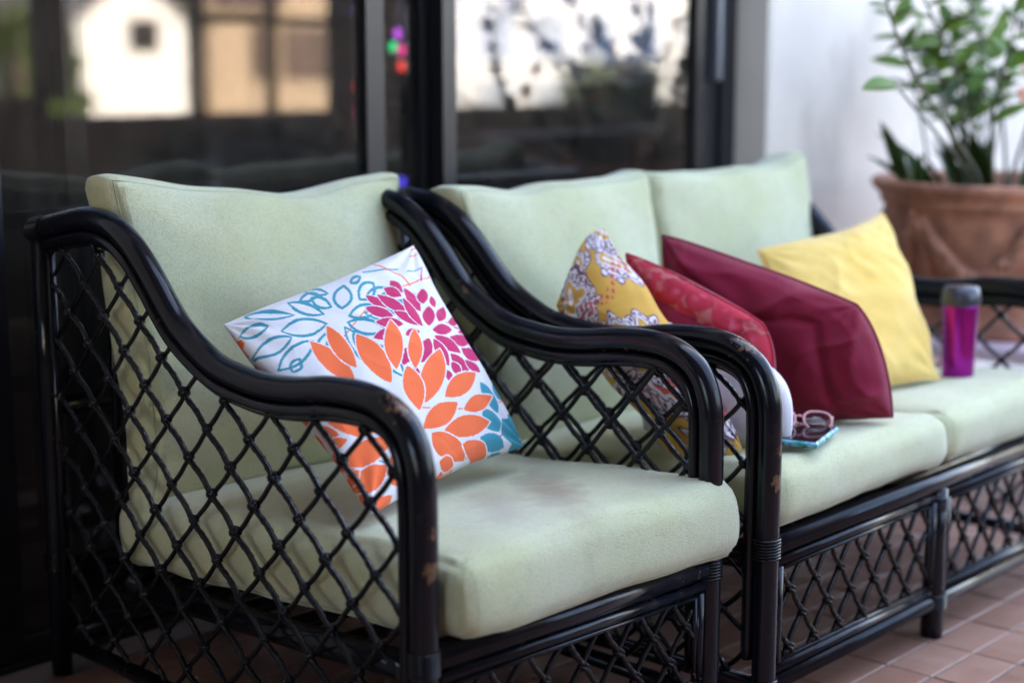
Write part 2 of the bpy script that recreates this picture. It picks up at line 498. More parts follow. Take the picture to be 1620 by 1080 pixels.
# parapet with openings
pw = empty('porch_parapet', (0, 0, 0), 0, 'low rendered parapet wall with window openings facing the doors', 'wall')
part('sill_wall', M['parapet'], pw, 'box', -3, 4.40, PY - 0.16, PY, -2.6, 0.985)
part('sill_wall', M['parapet'], pw, 'box', 4.402, 12, PY - 0.16, PY, -2.6, 0.885)
for (x0, x1) in ((4.40, 4.52), (6.32, 7.15), (9.9, 10.2), (-3, 2.9)):  # last one is an added unseen wall blocking front light from the left
    z0 = 0.885 if x0 > 4.3 else 0.985
    part('pillar_or_screen', M['parapet'], pw, 'box', x0 + 0.003, x1, PY - 0.15, PY - 0.002, z0 + 0.1 if x0 == 4.40 else z0, 2.9)
part('mullion', M['alu'], pw, 'box', 5.31, 5.38, PY - 0.11, PY - 0.04, 0.885, 2.9)
part('mullion', M['alu'], pw, 'box', 5.83, 5.87, PY - 0.11, PY - 0.05, 0.885, 2.9)
part('transom', M['alu'], pw, 'box', 5.382, 6.32, PY - 0.10, PY - 0.06, 1.36, 1.40)

part('side_screen_wall', M['parapet'], pw, 'box', -3.1, -2.95, PY, WY, -2.6, 0.8)  # unseen end wall, its opening sized to limit light from the left
part('side_screen_wall', M['parapet'], pw, 'box', -3.1, -2.95, PY, WY, 2.3, 2.9)
part('side_screen_post', M['parapet'], pw, 'box', -3.1, -2.95, PY, -0.6, 0.803, 2.297)  # added pieces narrowing the left opening to cut its light
part('side_screen_post', M['parapet'], pw, 'box', -3.1, -2.95, 1.2, WY, 0.803, 2.297)

# house body so the sun stays behind it
hb = empty('house_body', (0, 0, 0), 0, 'dim living room behind the sliding doors', 'room')
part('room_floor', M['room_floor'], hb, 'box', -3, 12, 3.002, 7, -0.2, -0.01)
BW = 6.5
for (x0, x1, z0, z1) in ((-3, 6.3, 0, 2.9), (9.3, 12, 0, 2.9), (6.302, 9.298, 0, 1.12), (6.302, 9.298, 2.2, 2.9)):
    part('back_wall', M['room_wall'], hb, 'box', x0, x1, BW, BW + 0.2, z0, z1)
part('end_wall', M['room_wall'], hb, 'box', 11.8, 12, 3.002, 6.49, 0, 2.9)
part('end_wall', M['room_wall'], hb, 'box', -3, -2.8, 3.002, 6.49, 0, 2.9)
part('foundation', M['parapet'], hb, 'box', -3, 12, -1.4, 7, -2.6, -0.26)
wf = part('window_frame', M['white_paint'], hb, 'box', 6.31, 9.29, BW + 0.05, BW + 0.1, 1.125, 1.16)
for k in range(13):
    x = 6.4 + k * 0.235
    part('window_bar', M['white_paint'], wf, 'box', x, x + (0.08 if k % 4 == 0 else 0.028), BW + 0.06, BW + 0.09, 1.165, 2.19)
for k in range(4):
    part('window_bar', M['white_paint'], wf, 'box', 6.32, 9.28, BW + 0.091, BW + 0.11, 1.36 + 0.22 * k, 1.384 + 0.22 * k)
part('window_pane', M['window_tint'], hb, 'box', 6.31, 9.29, BW + 0.13, BW + 0.136, 1.165, 2.19)

# ------------------------------------------------------------------ sliding doors
def door(x0, x1, y, lw, rw, label, handle=None, z1=2.2, m='alu', rm=None):
    d = empty('sliding_door', ((x0 + x1) / 2, y, 0), 0, label, 'door', 'dark framed sliding glass doors')
    a = x0 - (x0 + x1) / 2; b = -a
    part('stile', M[m], d, 'box', a, a + lw, 0, 0.04, 0.012, z1, 0.003)
    part('stile', M[rm or m], d, 'box', b - rw, b, 0, 0.04, 0.012, z1, 0.003)
    part('rail', M[m], d, 'box', a + lw + 0.001, b - rw - 0.001, 0.002, 0.038, 0.012, 0.05, 0.003)
    part('rail', M[m], d, 'box', a + lw + 0.001, b - rw - 0.001, 0.002, 0.038, z1 - 0.07, z1, 0.003)
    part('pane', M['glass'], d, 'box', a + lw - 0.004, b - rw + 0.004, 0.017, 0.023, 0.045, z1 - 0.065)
    if handle:
        hx_ = a + handle if handle > 0 else b + handle
        part('handle', M['steel'], d, 'box', hx_ - 0.011, hx_ + 0.011, -0.028, -0.004, 1.10, 1.42, 0.005)
    return d
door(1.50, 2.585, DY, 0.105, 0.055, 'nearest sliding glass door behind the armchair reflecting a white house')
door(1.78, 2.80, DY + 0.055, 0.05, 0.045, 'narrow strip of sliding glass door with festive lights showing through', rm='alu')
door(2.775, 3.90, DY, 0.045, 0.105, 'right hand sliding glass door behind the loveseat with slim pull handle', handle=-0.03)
fr = empty('door_frame', (2.7, DY, 0), 0, 'black aluminium frame around the sliding doors', 'door frame')
part('jamb', M['alu'], fr, 'box', 3.905 - 2.7, 3.972 - 2.7, -0.012, 0.11, 0, 2.25)
part('jamb', M['alu'], fr, 'box', 1.405 - 2.7, 1.497 - 2.7, -0.012, 0.11, 0, 2.25)
part('sill', M['alu'], fr, 'box', 1.50 - 2.7, 3.902 - 2.7, -0.02, 0.13, -0.002, 0.009)
part('head', M['alu'], fr, 'box', 1.50 - 2.7, 3.902 - 2.7, -0.012, 0.11, 2.203, 2.25)

# ------------------------------------------------------------------ rattan seats
ARM = [(0, 0.0), (0, .12), (0, .25), (0, .40), (0, .53), (.006, .592), (.03, .640), (.075, .667), (.13, .676), (.21, .673), (.29, .661),
       (.36, .656), (.42, .659), (.49, .669), (.55, .693), (.60, .722), (.64, .757), (.68, .797), (.735, .843), (.80, .874), (.87, .882),
       (.95, .871), (1.02, .857), (1.075, .848)]
def offset_curve(P, d):
    out = []
    for i in range(len(P)):
        t = P[min(i + 1, len(P) - 1)] - P[max(i - 1, 0)]
        t = t / np.hypot(*t)
        nrm = np.array([t[1], -t[0]])        # to the right of travel: inwards
        out.append(P[i] + nrm * d)
    return out
def inside(poly, p):
    x, y = p; r = False; j = len(poly) - 1
    for i in range(len(poly)):
        xi, yi = poly[i]; xj, yj = poly[j]
        if (yi > y) != (yj > y) and x < (xj - xi) * (y - yi) / (yj - yi) + xi: r = not r
        j = i
    return r

kb = MB(); kb.ball((0, 0, 0), 0.0075, 0.0085, 0.0075, 8, 5)
for k in (-0.0035, 0.0035):
    kb.tube([(0.0076 * math.cos(a), k, 0.0076 * math.sin(a)) for a in np.linspace(0, 2 * math.pi, 9)], 0.0022, 4, caps=False)
KNOT = kb.mesh('knot', M['strand'])

def lattice(parent, poly, n0, va, vb, plane, seed, mirror=1.0, ra=0.0057, rb=0.0046):
    """two sets of cane strands woven inside a polygon; plane(p, out) maps panel (s, z) to 3-D"""
    rnd = random.Random(seed)
    n0, va, vb = np.array(n0), np.array(va), np.array(vb)
    st = 1 / 8
    def strands(v, w, is_a):
        for j in range(-30, 31):
            jit = rnd.uniform(-0.025, 0.025)
            run = []
            runs = []
            for k in range(int(-30 / st), int(30 / st) + 1):
                t = k * st
                p = n0 + w * (j + jit * math.sin(t * 0.7 + j)) + v * t
                if inside(poly, p): run.append((t, p))
                elif run: runs.append(run); run = []
            for run in runs:
                if len(run) < 4: continue
                t0, p0 = run[0]; t1, p1 = run[-1]
                run = [(t0 - 0.09, p0 - v * 0.09)] + run + [(t1 + 0.09, p1 + v * 0.09)]
                pn = np.array([-v[1], v[0]]) / np.hypot(*v)
                ph = rnd.uniform(0, 0.3)
                pts = []
                for t, p in run:
                    if is_a:
                        off = -0.0022 - 0.0014 * math.cos(2 * math.pi * t)
                        p = p + pn * 0.0007 * math.sin(2 * math.pi * t + ph)
                    else:
                        off = 0.0022
                        p = p + pn * 0.0010 * math.sin(2 * math.pi * t + ph * 9)
                    pts.append(plane(p, off * mirror))
                b = MB()
                if is_a: b.tube(pts, ra, 7, ell=0.86, twist=150)
                else: b.tube(pts, rb, 6)
                b.build('strand', M['strand'], parent)
    strands(va, vb, True)
    strands(vb, va, False)
    cnt = 0
    ang = math.atan2(vb[1], vb[0])
    for i in range(-30, 31):
        for j in range(-30, 31):
            p = n0 + va * i + vb * j
            if not inside(poly, p): continue
            o = link('knot', KNOT, parent)
            o.location = plane(p + np.array([rnd.uniform(-.0015, .0015), rnd.uniform(-.0015, .0015)]), -0.002 * mirror)
            a = plane(p + vb * 0.1, 0); c = plane(p, 0)
            d = (Vector(a) - Vector(c)).normalized()
            o.rotation_euler = d.to_track_quat('Y', 'Z').to_euler()
            s = rnd.uniform(0.9, 1.15); o.scale = (s, s, s)
            cnt += 1
    return cnt

def coil(pts_fn, n, r, pitch, rad=0.0028):
    b = MB()
    P = []
    for k in range(n * 10 + 1):
        P.append(pts_fn(k / 10.0 * pitch, 2 * math.pi * k / 10, r))
    b.tube(P, rad, 5)
    return b
def vcoil(x, y, z):
    return lambda h, a, r: (x + r * math.cos(a), y + r * math.sin(a), z + h)

def rattan_seat(name, label, W, bays, loc, rz, group, seed, right_drop=0.0, fd=0.0):
    root = empty(name, loc, rz, label, 'sofa' if bays > 1 else 'armchair')
    L = M['lacquer']
    for side in (0, 1):
        x = 0.0 if side == 0 else W
        drop = right_drop if side else 0.0
        sg = 1.0 if side == 0 else -1.0
        prof = [np.array([y, z - drop * min(1, max(0, (z - 0.3) / 0.3))]) for y, z in ARM]
        cur = catmull(prof, 6)
        b = MB(); b.tube([(x, p[0], p[1]) for p in cur], 0.0215, 14); b.build('arm_rail', L, root)
        tr = [p for p in offset_curve(cur, 0.0295) if p[1] > 0.1 and p[0] < 1.03]
        for dx in (-0.0095, 0.0095):
            b = MB(); b.tube([(x + dx, p[0], p[1]) for p in tr], 0.0098, 8); b.build('arm_trim', L, root)
        tr2 = [p for p in offset_curve(cur, 0.0425) if p[1] > 0.1 and p[0] < 1.03]
        b = MB(); b.tube([(x, p[0], p[1]) for p in tr2], 0.0058, 7); b.build('arm_bead', L, root)
        b = MB(); b.tube([(x, 1.05, 0.0), (x, 1.05, 0.3), (x, 1.05, 0.60), (x, 1.052, 0.835 - drop)], 0.020, 12); b.build('back_post', L, root)
        b = MB(); b.tube([(x, 1.02, 0.09), (x, 1.02, 0.45), (x, 1.022, 0.83 - drop)], 0.0095, 8); b.build('back_trim', L, root)
        coil(vcoil(x, 1.05, 0.205), 6, 0.0215, 0.0055).build('binding', M['strand'], root)
        coil(vcoil(x, 0.0, 0.305 - fd), 7, 0.0228, 0.0055).build('binding', M['strand'], root)
        coil(vcoil(x, 0.0, 0.06), 5, 0.0228, 0.0055).build('binding', M['strand'], root)
        e_ = cur[-1]
        coil(lambda h, a, r, e_=e_, x=x: (x + r * math.cos(a), e_[0] - 0.045 + h, e_[1] + 0.007 - h * 0.15 + r * math.sin(a)), 8, 0.0225, 0.0055).build('binding', M['strand'], root)
        part('bottom_rail', L, root, 'tube', [(x, 0.022, 0.072), (x, 1.03, 0.072)], 0.015, 10)
        xs = x + sg * 0.045
        part('side_rail', L, root, 'tube', [(xs, 0.02, 0.292 - fd), (xs, 0.35, 0.262 - fd), (xs, 1.03, 0.202)], 0.0235, 12)
        coil(lambda h, a, r, xs=xs: (xs + r * math.cos(a), 0.80 + h, 0.222 - h * 0.088 + r * math.sin(a)), 7, 0.0255, 0.0055).build('binding', M['strand'], root)
        # woven side
        inner = [p for p in offset_curve(cur, 0.046) if p[1] > 0.09 and p[0] < 1.008]
        poly = [tuple(p) for p in inner] + [(1.008, 0.84), (1.008, 0.088), (inner[0][0], 0.088)]
        lattice(root, poly, (0.521, 0.454), (-0.0635, -0.0520), (0.0545, -0.0555),
                lambda p, off, x=x, sg=sg: (x + off, p[0], p[1]), seed + side, 1.0 if side == 0 else -1.0)
    # front
    part('front_rail', L, root, 'tube', [(0.02, 0, 0.327 - fd), (W / 2, 0, 0.325 - fd), (W - 0.02, 0, 0.327 - fd)], 0.0195, 12)
    part('front_rail', L, root, 'tube', [(0.02, 0, 0.074), (W - 0.02, 0, 0.074)], 0.0175, 12)
    bw = W / bays
    for k in range(bays):
        x0 = k * bw + 0.022; x1 = (k + 1) * bw - 0.022
        f = [(x0 + 0.012, -0.004, 0.296), (x1 - 0.012, -0.004, 0.296)]
        part('front_trim', L, root, 'tube', [(x0, -0.006, 0.2975 - fd), (x1, -0.006, 0.2975 - fd)], 0.0095, 8)
        part('front_trim', L, root, 'tube', [(x0, -0.006, 0.1005), (x1, -0.006, 0.1005)], 0.009, 8)
        for xx in (x0 + 0.008, x1 - 0.008):
            part('front_trim', L, root, 'tube', [(xx, -0.006, 0.112), (xx, -0.006, 0.287 - fd)], 0.0085, 8)
        q = 0.018
        loop = [(x0 + q, -0.004, 0.111), (x1 - q, -0.004, 0.111), (x1 - q, -0.004, 0.281 - fd), (x0 + q, -0.004, 0.281 - fd), (x0 + q, -0.004, 0.111)]
        for a, b_ in zip(loop[:-1], loop[1:]):
            part('front_bead', L, root, 'tube', [a, b_], 0.0052, 6)
        poly = [(x0 + q + .004, 0.115), (x1 - q - .004, 0.115), (x1 - q - .004, 0.277 - fd), (x0 + q + .004, 0.277 - fd)]
        lattice(root, poly, (x0 + 0.137, 0.2345 - fd), (0.0425, -0.0525), (-0.0425, -0.0525),
                lambda p, off: (p[0], off - 0.002, p[1]), seed + 5 + k, ra=0.0056, rb=0.0047)
    for k in range(1, bays):
        xm = k * bw
        part('leg', L, root, 'tube', [(xm, 0, 0.0), (xm, 0, 0.075), (xm, 0, 0.20), (xm, 0, 0.31)], [0.023, 0.024, 0.0205, 0.0205], 12)
        coil(vcoil(xm, 0, 0.058), 6, 0.0262, 0.0055).build('binding', M['strand'], root)
        coil(vcoil(xm, 0, 0.265), 5, 0.0222, 0.0055).build('binding', M['strand'], root)
        part('leg', L, root, 'tube', [(xm, 1.05, 0.0), (xm, 1.05, 0.84)], 0.0195, 10)
        part('stretcher', L, root, 'tube', [(xm, 0.02, 0.29), (xm, 1.03, 0.20)], 0.018, 10)
    # back and under the seat
    for z in (0.075, 0.205, 0.52, 0.845):
        part('back_rail', L, root, 'tube', [(0.02, 1.05, z), (W - 0.02, 1.05, z)], 0.018, 10)
    ns = 4 * bays + 1
    for k in range(1, ns):
        xx = W * k / ns
        part('back_slat', L, root, 'tube', [(xx, 1.035, 0.22), (xx, 1.03, 0.83)], 0.009, 7)
    for k in range(6):
        y = 0.12 + 0.15 * k
        z = 0.292 - fd - 0.088 * y
        part('seat_slat', L, root, 'tube', [(0.05, y, z), (W - 0.05, y, z)], 0.014, 8)
    return root

CH_LOC, CH_RZ, CH_W = (1.559, 1.574, 0), R(-3.5), 0.645
SO_LOC, SO_RZ, SO_W = (2.305, 1.485, 0), 0.0, 1.24
rattan_seat('rattan_armchair', 'black lacquered rattan armchair with lattice sides, nearest the camera', CH_W, 1, CH_LOC, CH_RZ, None, 11, fd=0.02)
rattan_seat('rattan_loveseat', 'two seat black rattan sofa with lattice front beside the armchair', SO_W, 2, SO_LOC, SO_RZ, None, 31, right_drop=0.035)

def chair_pt(x, y, z):
    c, s = math.cos(CH_RZ), math.sin(CH_RZ)
    return (CH_LOC[0] + c * x - s * y, CH_LOC[1] + s * x + c * y, z)
def sofa_pt(x, y, z):
    return (SO_LOC[0] + x, SO_LOC[1] + y, z)

# ------------------------------------------------------------------ box cushions
class Waves:
    def __init__(s, seed, freq, n=7):
        r = np.random.RandomState(seed)
        d = r.normal(size=(n, 3)); d /= np.linalg.norm(d, axis=1)[:, None]
        s.k = d * freq * r.uniform(0.6, 1.5, n)[:, None]; s.p = r.uniform(0, 6.28, n); s.n = n
    def __call__(s, P):
        return np.sin(P @ s.k.T + s.p).sum(1) / s.n ** 0.5

def axis_params(n):
    u = np.linspace(-1, 1, n)
    return np.sort(np.unique(np.concatenate([u, [-0.985, -0.965, -0.94, 0.94, 0.965, 0.985]]).round(5)))

def box_cushion(name, label, w, h, t, loc, rot, material, seed, crown=0.03, ear=0.012, r=0.014, group=None, wr=0.0035, sag=0.0, skew=None, seams=(-1, 1)):
    """x width, z height, y thickness (front is -y)"""
    hw, hh, ht = w / 2, h / 2, t / 2
    W1, W2, W3, W5 = Waves(seed, 9), Waves(seed + 1, 24), Waves(seed + 2, 60), Waves(seed + 5, 13, 5)
    def shape(P):
        P = np.asarray(P, float)
        q = P * np.array([hw, ht, hh])
        lim = np.array([hw - r, ht - r, hh - r])
        cl_ = np.clip(q, -lim, lim)
        d = q - cl_
        ln = np.linalg.norm(d, axis=1)
        ln[ln == 0] = 1
        mx = np.abs(d).max(1)
        q = cl_ + d / ln[:, None] * np.minimum(mx, r)[:, None]
        a, c, b = P[:, 0], P[:, 1], P[:, 2]
        bulge = np.clip(1 - a * a, 0, 1) ** 0.75 * np.clip(1 - b * b, 0, 1) ** 0.75
        out = q.copy()
        out[:, 1] += c * crown * bulge
        out[:, 0] -= np.sign(a) * np.abs(a) ** 3 * ear * np.clip(1 - b * b, 0, 1)
        out[:, 2] -= np.sign(b) * np.abs(b) ** 3 * ear * np.clip(1 - a * a, 0, 1)
        # the boxed edge bulges out between its seams
        rim = (1 - c * c) * 0.008
        out[:, 0] += np.sign(a) * (np.abs(a) > 0.98) * rim
        out[:, 2] += np.sign(b) * (np.abs(b) > 0.98) * rim
        for ca, cb in ((-1, -1), (1, -1), (1, 1), (-1, 1)):
            dx, dz = np.abs(a - ca) * hw, np.abs(b - cb) * hh
            rad = np.hypot(dx, dz); an = np.arctan2(dz, dx)
            out[:, 1] += c * 0.0045 * np.exp(-rad / 0.07) * np.sin(an * 11 + seed + ca) * np.clip(rad / 0.02, 0, 1)
        n1 = W1(q) * wr + W2(q) * wr * 0.45
        out[:, 1] += n1 * np.sign(c) * np.clip(np.abs(c) * 1.0, 0.3, 1)
        edge = np.maximum(np.abs(a), np.abs(b)) ** 6
        out[:, 1] += c * np.clip(1 - np.abs(W5(q)), 0, 1) ** 4 * wr * 0.55 * (0.3 + 0.7 * np.maximum(np.abs(a), np.abs(b)) ** 2)
        out[:, 0] += W2(q[:, [1, 2, 0]]) * wr * 0.6 * edge
        out[:, 2] += W2(q[:, [2, 0, 1]]) * wr * 0.6 * edge
        out[:, 1] += W3(q) * 0.0009 * (0.4 + edge)
        if sag: out[:, 2] -= sag * np.clip(1 - a * a, 0, 1) * (b + 1) / 2
        if skew is not None: out = skew(out, a, b, c)
        return out
    U, V, T = axis_params(34), axis_params(30), np.linspace(-1, 1, 9)
    idx = {}; P = []; F = []
    def vid(a, c, b):
        k = (round(float(a), 4), round(float(c), 4), round(float(b), 4))
        if k not in idx: idx[k] = len(P); P.append(k)
        return idx[k]
    def face(A, B, fn, flip):
        for i in range(len(A) - 1):
            for j in range(len(B) - 1):
                f = [vid(*fn(A[i], B[j])), vid(*fn(A[i + 1], B[j])), vid(*fn(A[i + 1], B[j + 1])), vid(*fn(A[i], B[j + 1]))]
                F.append(f[::-1] if flip else f)
    face(U, V, lambda a, b: (a, -1, b), False); face(U, V, lambda a, b: (a, 1, b), True)
    face(V, T, lambda b, c: (-1, c, b), False); face(V, T, lambda b, c: (1, c, b), True)
    face(U, T, lambda a, c: (a, c, -1), True); face(U, T, lambda a, c: (a, c, 1), False)
    pos = shape(np.array(P))
    me = bpy.data.meshes.new(name)
    me.from_pydata(pos.tolist(), [], F)
    import bmesh
    bm = bmesh.new(); bm.from_mesh(me); bmesh.ops.recalc_face_normals(bm, faces=bm.faces); bm.to_mesh(me); bm.free()
    me.polygons.foreach_set('use_smooth', [True] * len(me.polygons))
    me.materials.append(material)
    o = link(name, me)
    o.location = loc; o.rotation_euler = rot
    tag(o, label, 'cushion', group)
    for c in seams:
        ring = [(a, c, -1) for a in U] + [(1, c, b) for b in V[1:]] + [(a, c, 1) for a in U[::-1][1:]] + [(-1, c, b) for b in V[::-1][1:]]
        q = shape(np.array(ring, float))
        q = q * 1.0
        b = MB(); b.tube([tuple(p) for p in q], 0.0017, 5, caps=False)
        b.build('seam', M['seam'], o)
    return o

G_S, G_B = 'sage green seat cushions', 'sage green back cushions'
def lay(pt, x, y, z, rz, w, d, t, name, label, m, seed, tilt=-5.0, **k):
    k.setdefault('seams', (1,))
    """a cushion lying down: its front (-y) turned up, local +z to the back"""
    rot = (Matrix.Rotation(rz, 3, 'Z') @ Matrix.Rotation(R(tilt), 3, 'X') @ Matrix.Rotation(R(-90), 3, 'X')).to_euler()
    return box_cushion(name, label, w, d, t, pt(x, y, z), rot, m, seed, group=G_S, **k)
def stand(pt, x, y, z, rz, w, h, t, lean, name, label, m, seed, roll=0.0, **k):
    rot = (Matrix.Rotation(rz, 3, 'Z') @ Matrix.Rotation(R(-lean), 3, 'X') @ Matrix.Rotation(R(roll), 3, 'Y')).to_euler()
    return box_cushion(name, label, w, h, t, pt(x, y, z), rot, m, seed, group=G_B, **k)

# flower print: design sheet coordinates of every petal (base x, y, tip x, y, width)
PK = np.array([[41.2, 349.1], [746.4, 415.4], [-1165.7, 1532.3], [4046.4, -5017.9], [-7321.2, 8821.8], [6418.1, -7553.8], [-2168.4, 2505.3], [996.0, -493.0], [1059.2, -1687.4], [-2669.3, 3372.9], [2926.8, -3450.9], [-1579.2, 1722.7], [30.5, -13.1], [-1313.3, 1463.3], [-2824.3, 3585.6], [4165.7, -5247.2], [-2826.6, 3471.8], [1505.0, -1724.6], [4164.2, -5057.5], [3086.6, -3506.7], [-2888.1, 3508.8], [-60.6, 23.5], [-7445.3, 8873.2], [-1606.0, 1749.4], [1483.6, -1741.3], [6454.5, -7591.6], [31.1, -13.3], [-2154.7, 2514.9]])
OR = [(520, 565, 365, 415, 80), (528, 520, 428, 358, 62), (650, 580, 535, 388, 88), (670, 530, 655, 342, 70), (740, 525, 740, 375, 55), (775, 650, 830, 452, 92), (752, 680, 710, 515, 82), (850, 625, 960, 538, 78), (918, 672, 1018, 625, 64), (770, 740, 895, 645, 84), (845, 750, 1015, 715, 88), (800, 758, 918, 865, 100), (912, 800, 1008, 850, 85), (825, 955, 905, 905, 85), (825, 870, 880, 880, 60), (920, 895, 962, 898, 20), (640, 655, 430, 590, 70), (612, 745, 415, 735, 74), (395, 690, 270, 668, 46), (550, 690, 440, 672, 42), (475, 805, 325, 738, 64), (485, 790, 365, 838, 52), (655, 780, 470, 878, 92), (690, 950, 660, 830, 75), (640, 870, 525, 975, 95), (545, 890, 465, 985, 62), (600, 1000, 515, 985, 40), (670, 980, 605, 1040, 60), (730, 840, 690, 930, 60), (420, 870, 445, 905, 30), (120, 450, 90, 400, 55), (170, 520, 110, 470, 60)]
MA = [(705, 235, 662, 190, 36), (655, 292, 570, 246, 30), (722, 318, 615, 240, 38), (668, 328, 568, 290, 38), (772, 302, 715, 215, 42), (782, 275, 780, 218, 36), (822, 290, 812, 246, 26), (778, 360, 668, 308, 36), (797, 362, 800, 285, 42), (833, 345, 858, 288, 40), (868, 345, 920, 345, 32), (808, 378, 882, 374, 42), (903, 385, 946, 392, 26), (868, 405, 950, 428, 40), (813, 400, 908, 466, 42), (912, 445, 976, 495, 36), (808, 412, 862, 516, 40), (868, 470, 938, 540, 38), (922, 490, 976, 538, 28), (872, 500, 905, 548, 30), (855, 530, 872, 572, 24), (792, 410, 762, 506, 48), (668, 388, 593, 408, 38), (702, 358, 600, 350, 40), (725, 440, 695, 512, 42), (740, 518, 738, 570, 32), (772, 365, 705, 255, 34), (760, 385, 705, 400, 36), (700, 250, 640, 215, 34)]
TO = [(520, 385, 600, 470, 58), (455, 385, 440, 485, 52), (560, 312, 700, 335, 50), (398, 238, 325, 272, 40), (570, 250, 660, 215, 46), (482, 300, 490, 208, 74), (545, 265, 605, 195, 68), (505, 325, 622, 288, 62), (500, 345, 640, 385, 62), (490, 360, 640, 560, 74), (432, 350, 258, 380, 72), (382, 410, 248, 530, 74), (302, 402, 160, 472, 68), (218, 358, 105, 395, 52), (312, 320, 120, 325, 42), (422, 315, 280, 278, 46), (450, 290, 365, 258, 46), (436, 240, 345, 228, 36), (440, 372, 395, 500, 62), (510, 205, 552, 178, 34), (640, 300, 765, 290, 48), (650, 262, 760, 232, 48), (600, 430, 700, 560, 60), (330, 480, 300, 540, 50), (285, 790, 310, 750, 40)]
TF = [(1045, 682, 975, 572, 34), (1085, 655, 1020, 582, 34), (1048, 752, 988, 668, 56), (1062, 812, 978, 775, 72), (1112, 812, 1058, 700, 52), (1125, 770, 1075, 690, 40), (1065, 828, 1008, 868, 34), (1138, 790, 1080, 825, 40), (560, 1030, 440, 970, 60)]
LN = [(455, 440, 590, 275), (590, 275, 690, 215), (690, 215, 810, 172), (560, 160, 695, 143), (722, 155, 778, 140), (775, 192, 778, 130), (600, 130, 700, 165), (700, 165, 740, 205), (735, 75, 765, 60), (730, 100, 760, 88), (840, 860, 940, 855), (500, 890, 650, 895), (600, 850, 650, 865), (760, 668, 920, 668), (990, 650, 1080, 640), (1040, 780, 1100, 720), (860, 345, 930, 390), (940, 430, 990, 500)]


lay(chair_pt, 0.350, 0.410, 0.3535, CH_RZ + R(1.0), 0.640, 0.905, 0.126, 'seat_cushion', 'sage green seat cushion of the armchair with a faint brown stain', M['sage_stained'], 3, crown=0.018, ear=0.004, r=0.028, wr=0.005)
lay(sofa_pt, 0.325, 0.425, 0.364, 0, 0.612, 0.88, 0.112, 'seat_cushion', 'sage green seat cushion of the sofa with the phone on it', M['sage'], 13, crown=0.012, ear=0.003, r=0.034, wr=0.0035, tilt=-6)
lay(sofa_pt, 0.932, 0.425, 0.364, 0, 0.612, 0.88, 0.112, 'seat_cushion', 'sage green seat cushion of the sofa under the purple tumbler', M['sage'], 23, crown=0.012, ear=0.003, r=0.034, wr=0.0035, tilt=-6)
def droop(dl, dr, curl=0.0):
    def f(out, a, b, c):
        out[:, 2] -= (dl * (1 - a) / 2 + dr * (1 + a) / 2) * np.clip((b + 1) / 2, 0, 1)
        return out
    return f
stand(chair_pt, 0.358, 0.845, 0.658, CH_RZ, 0.658, 0.60, 0.105, 10.5, 'back_cushion', 'sage green back cushion of the armchair behind the flowered pillow', M['sage'], 33, crown=0.054, ear=0.016, r=0.022, wr=0.0075, sag=0.022, skew=droop(0.0, 0.03))
stand(sofa_pt, 0.318, 0.750, 0.632, 0, 0.625, 0.56, 0.11, 9, 'back_cushion', 'sage green back cushion of the sofa nearest the armchair', M['sage'], 43, crown=0.052, ear=0.014, r=0.022, wr=0.0085, sag=0.006, skew=droop(0.005, 0.0))
stand(sofa_pt, 0.940, 0.738, 0.630, 0, 0.640, 0.56, 0.11, 9, 'back_cushion', 'sage green back cushion of the sofa nearest the flowerpot', M['sage'], 53, crown=0.052, ear=0.014, r=0.022, wr=0.0085, sag=0.010, skew=droop(0.005, -0.015))

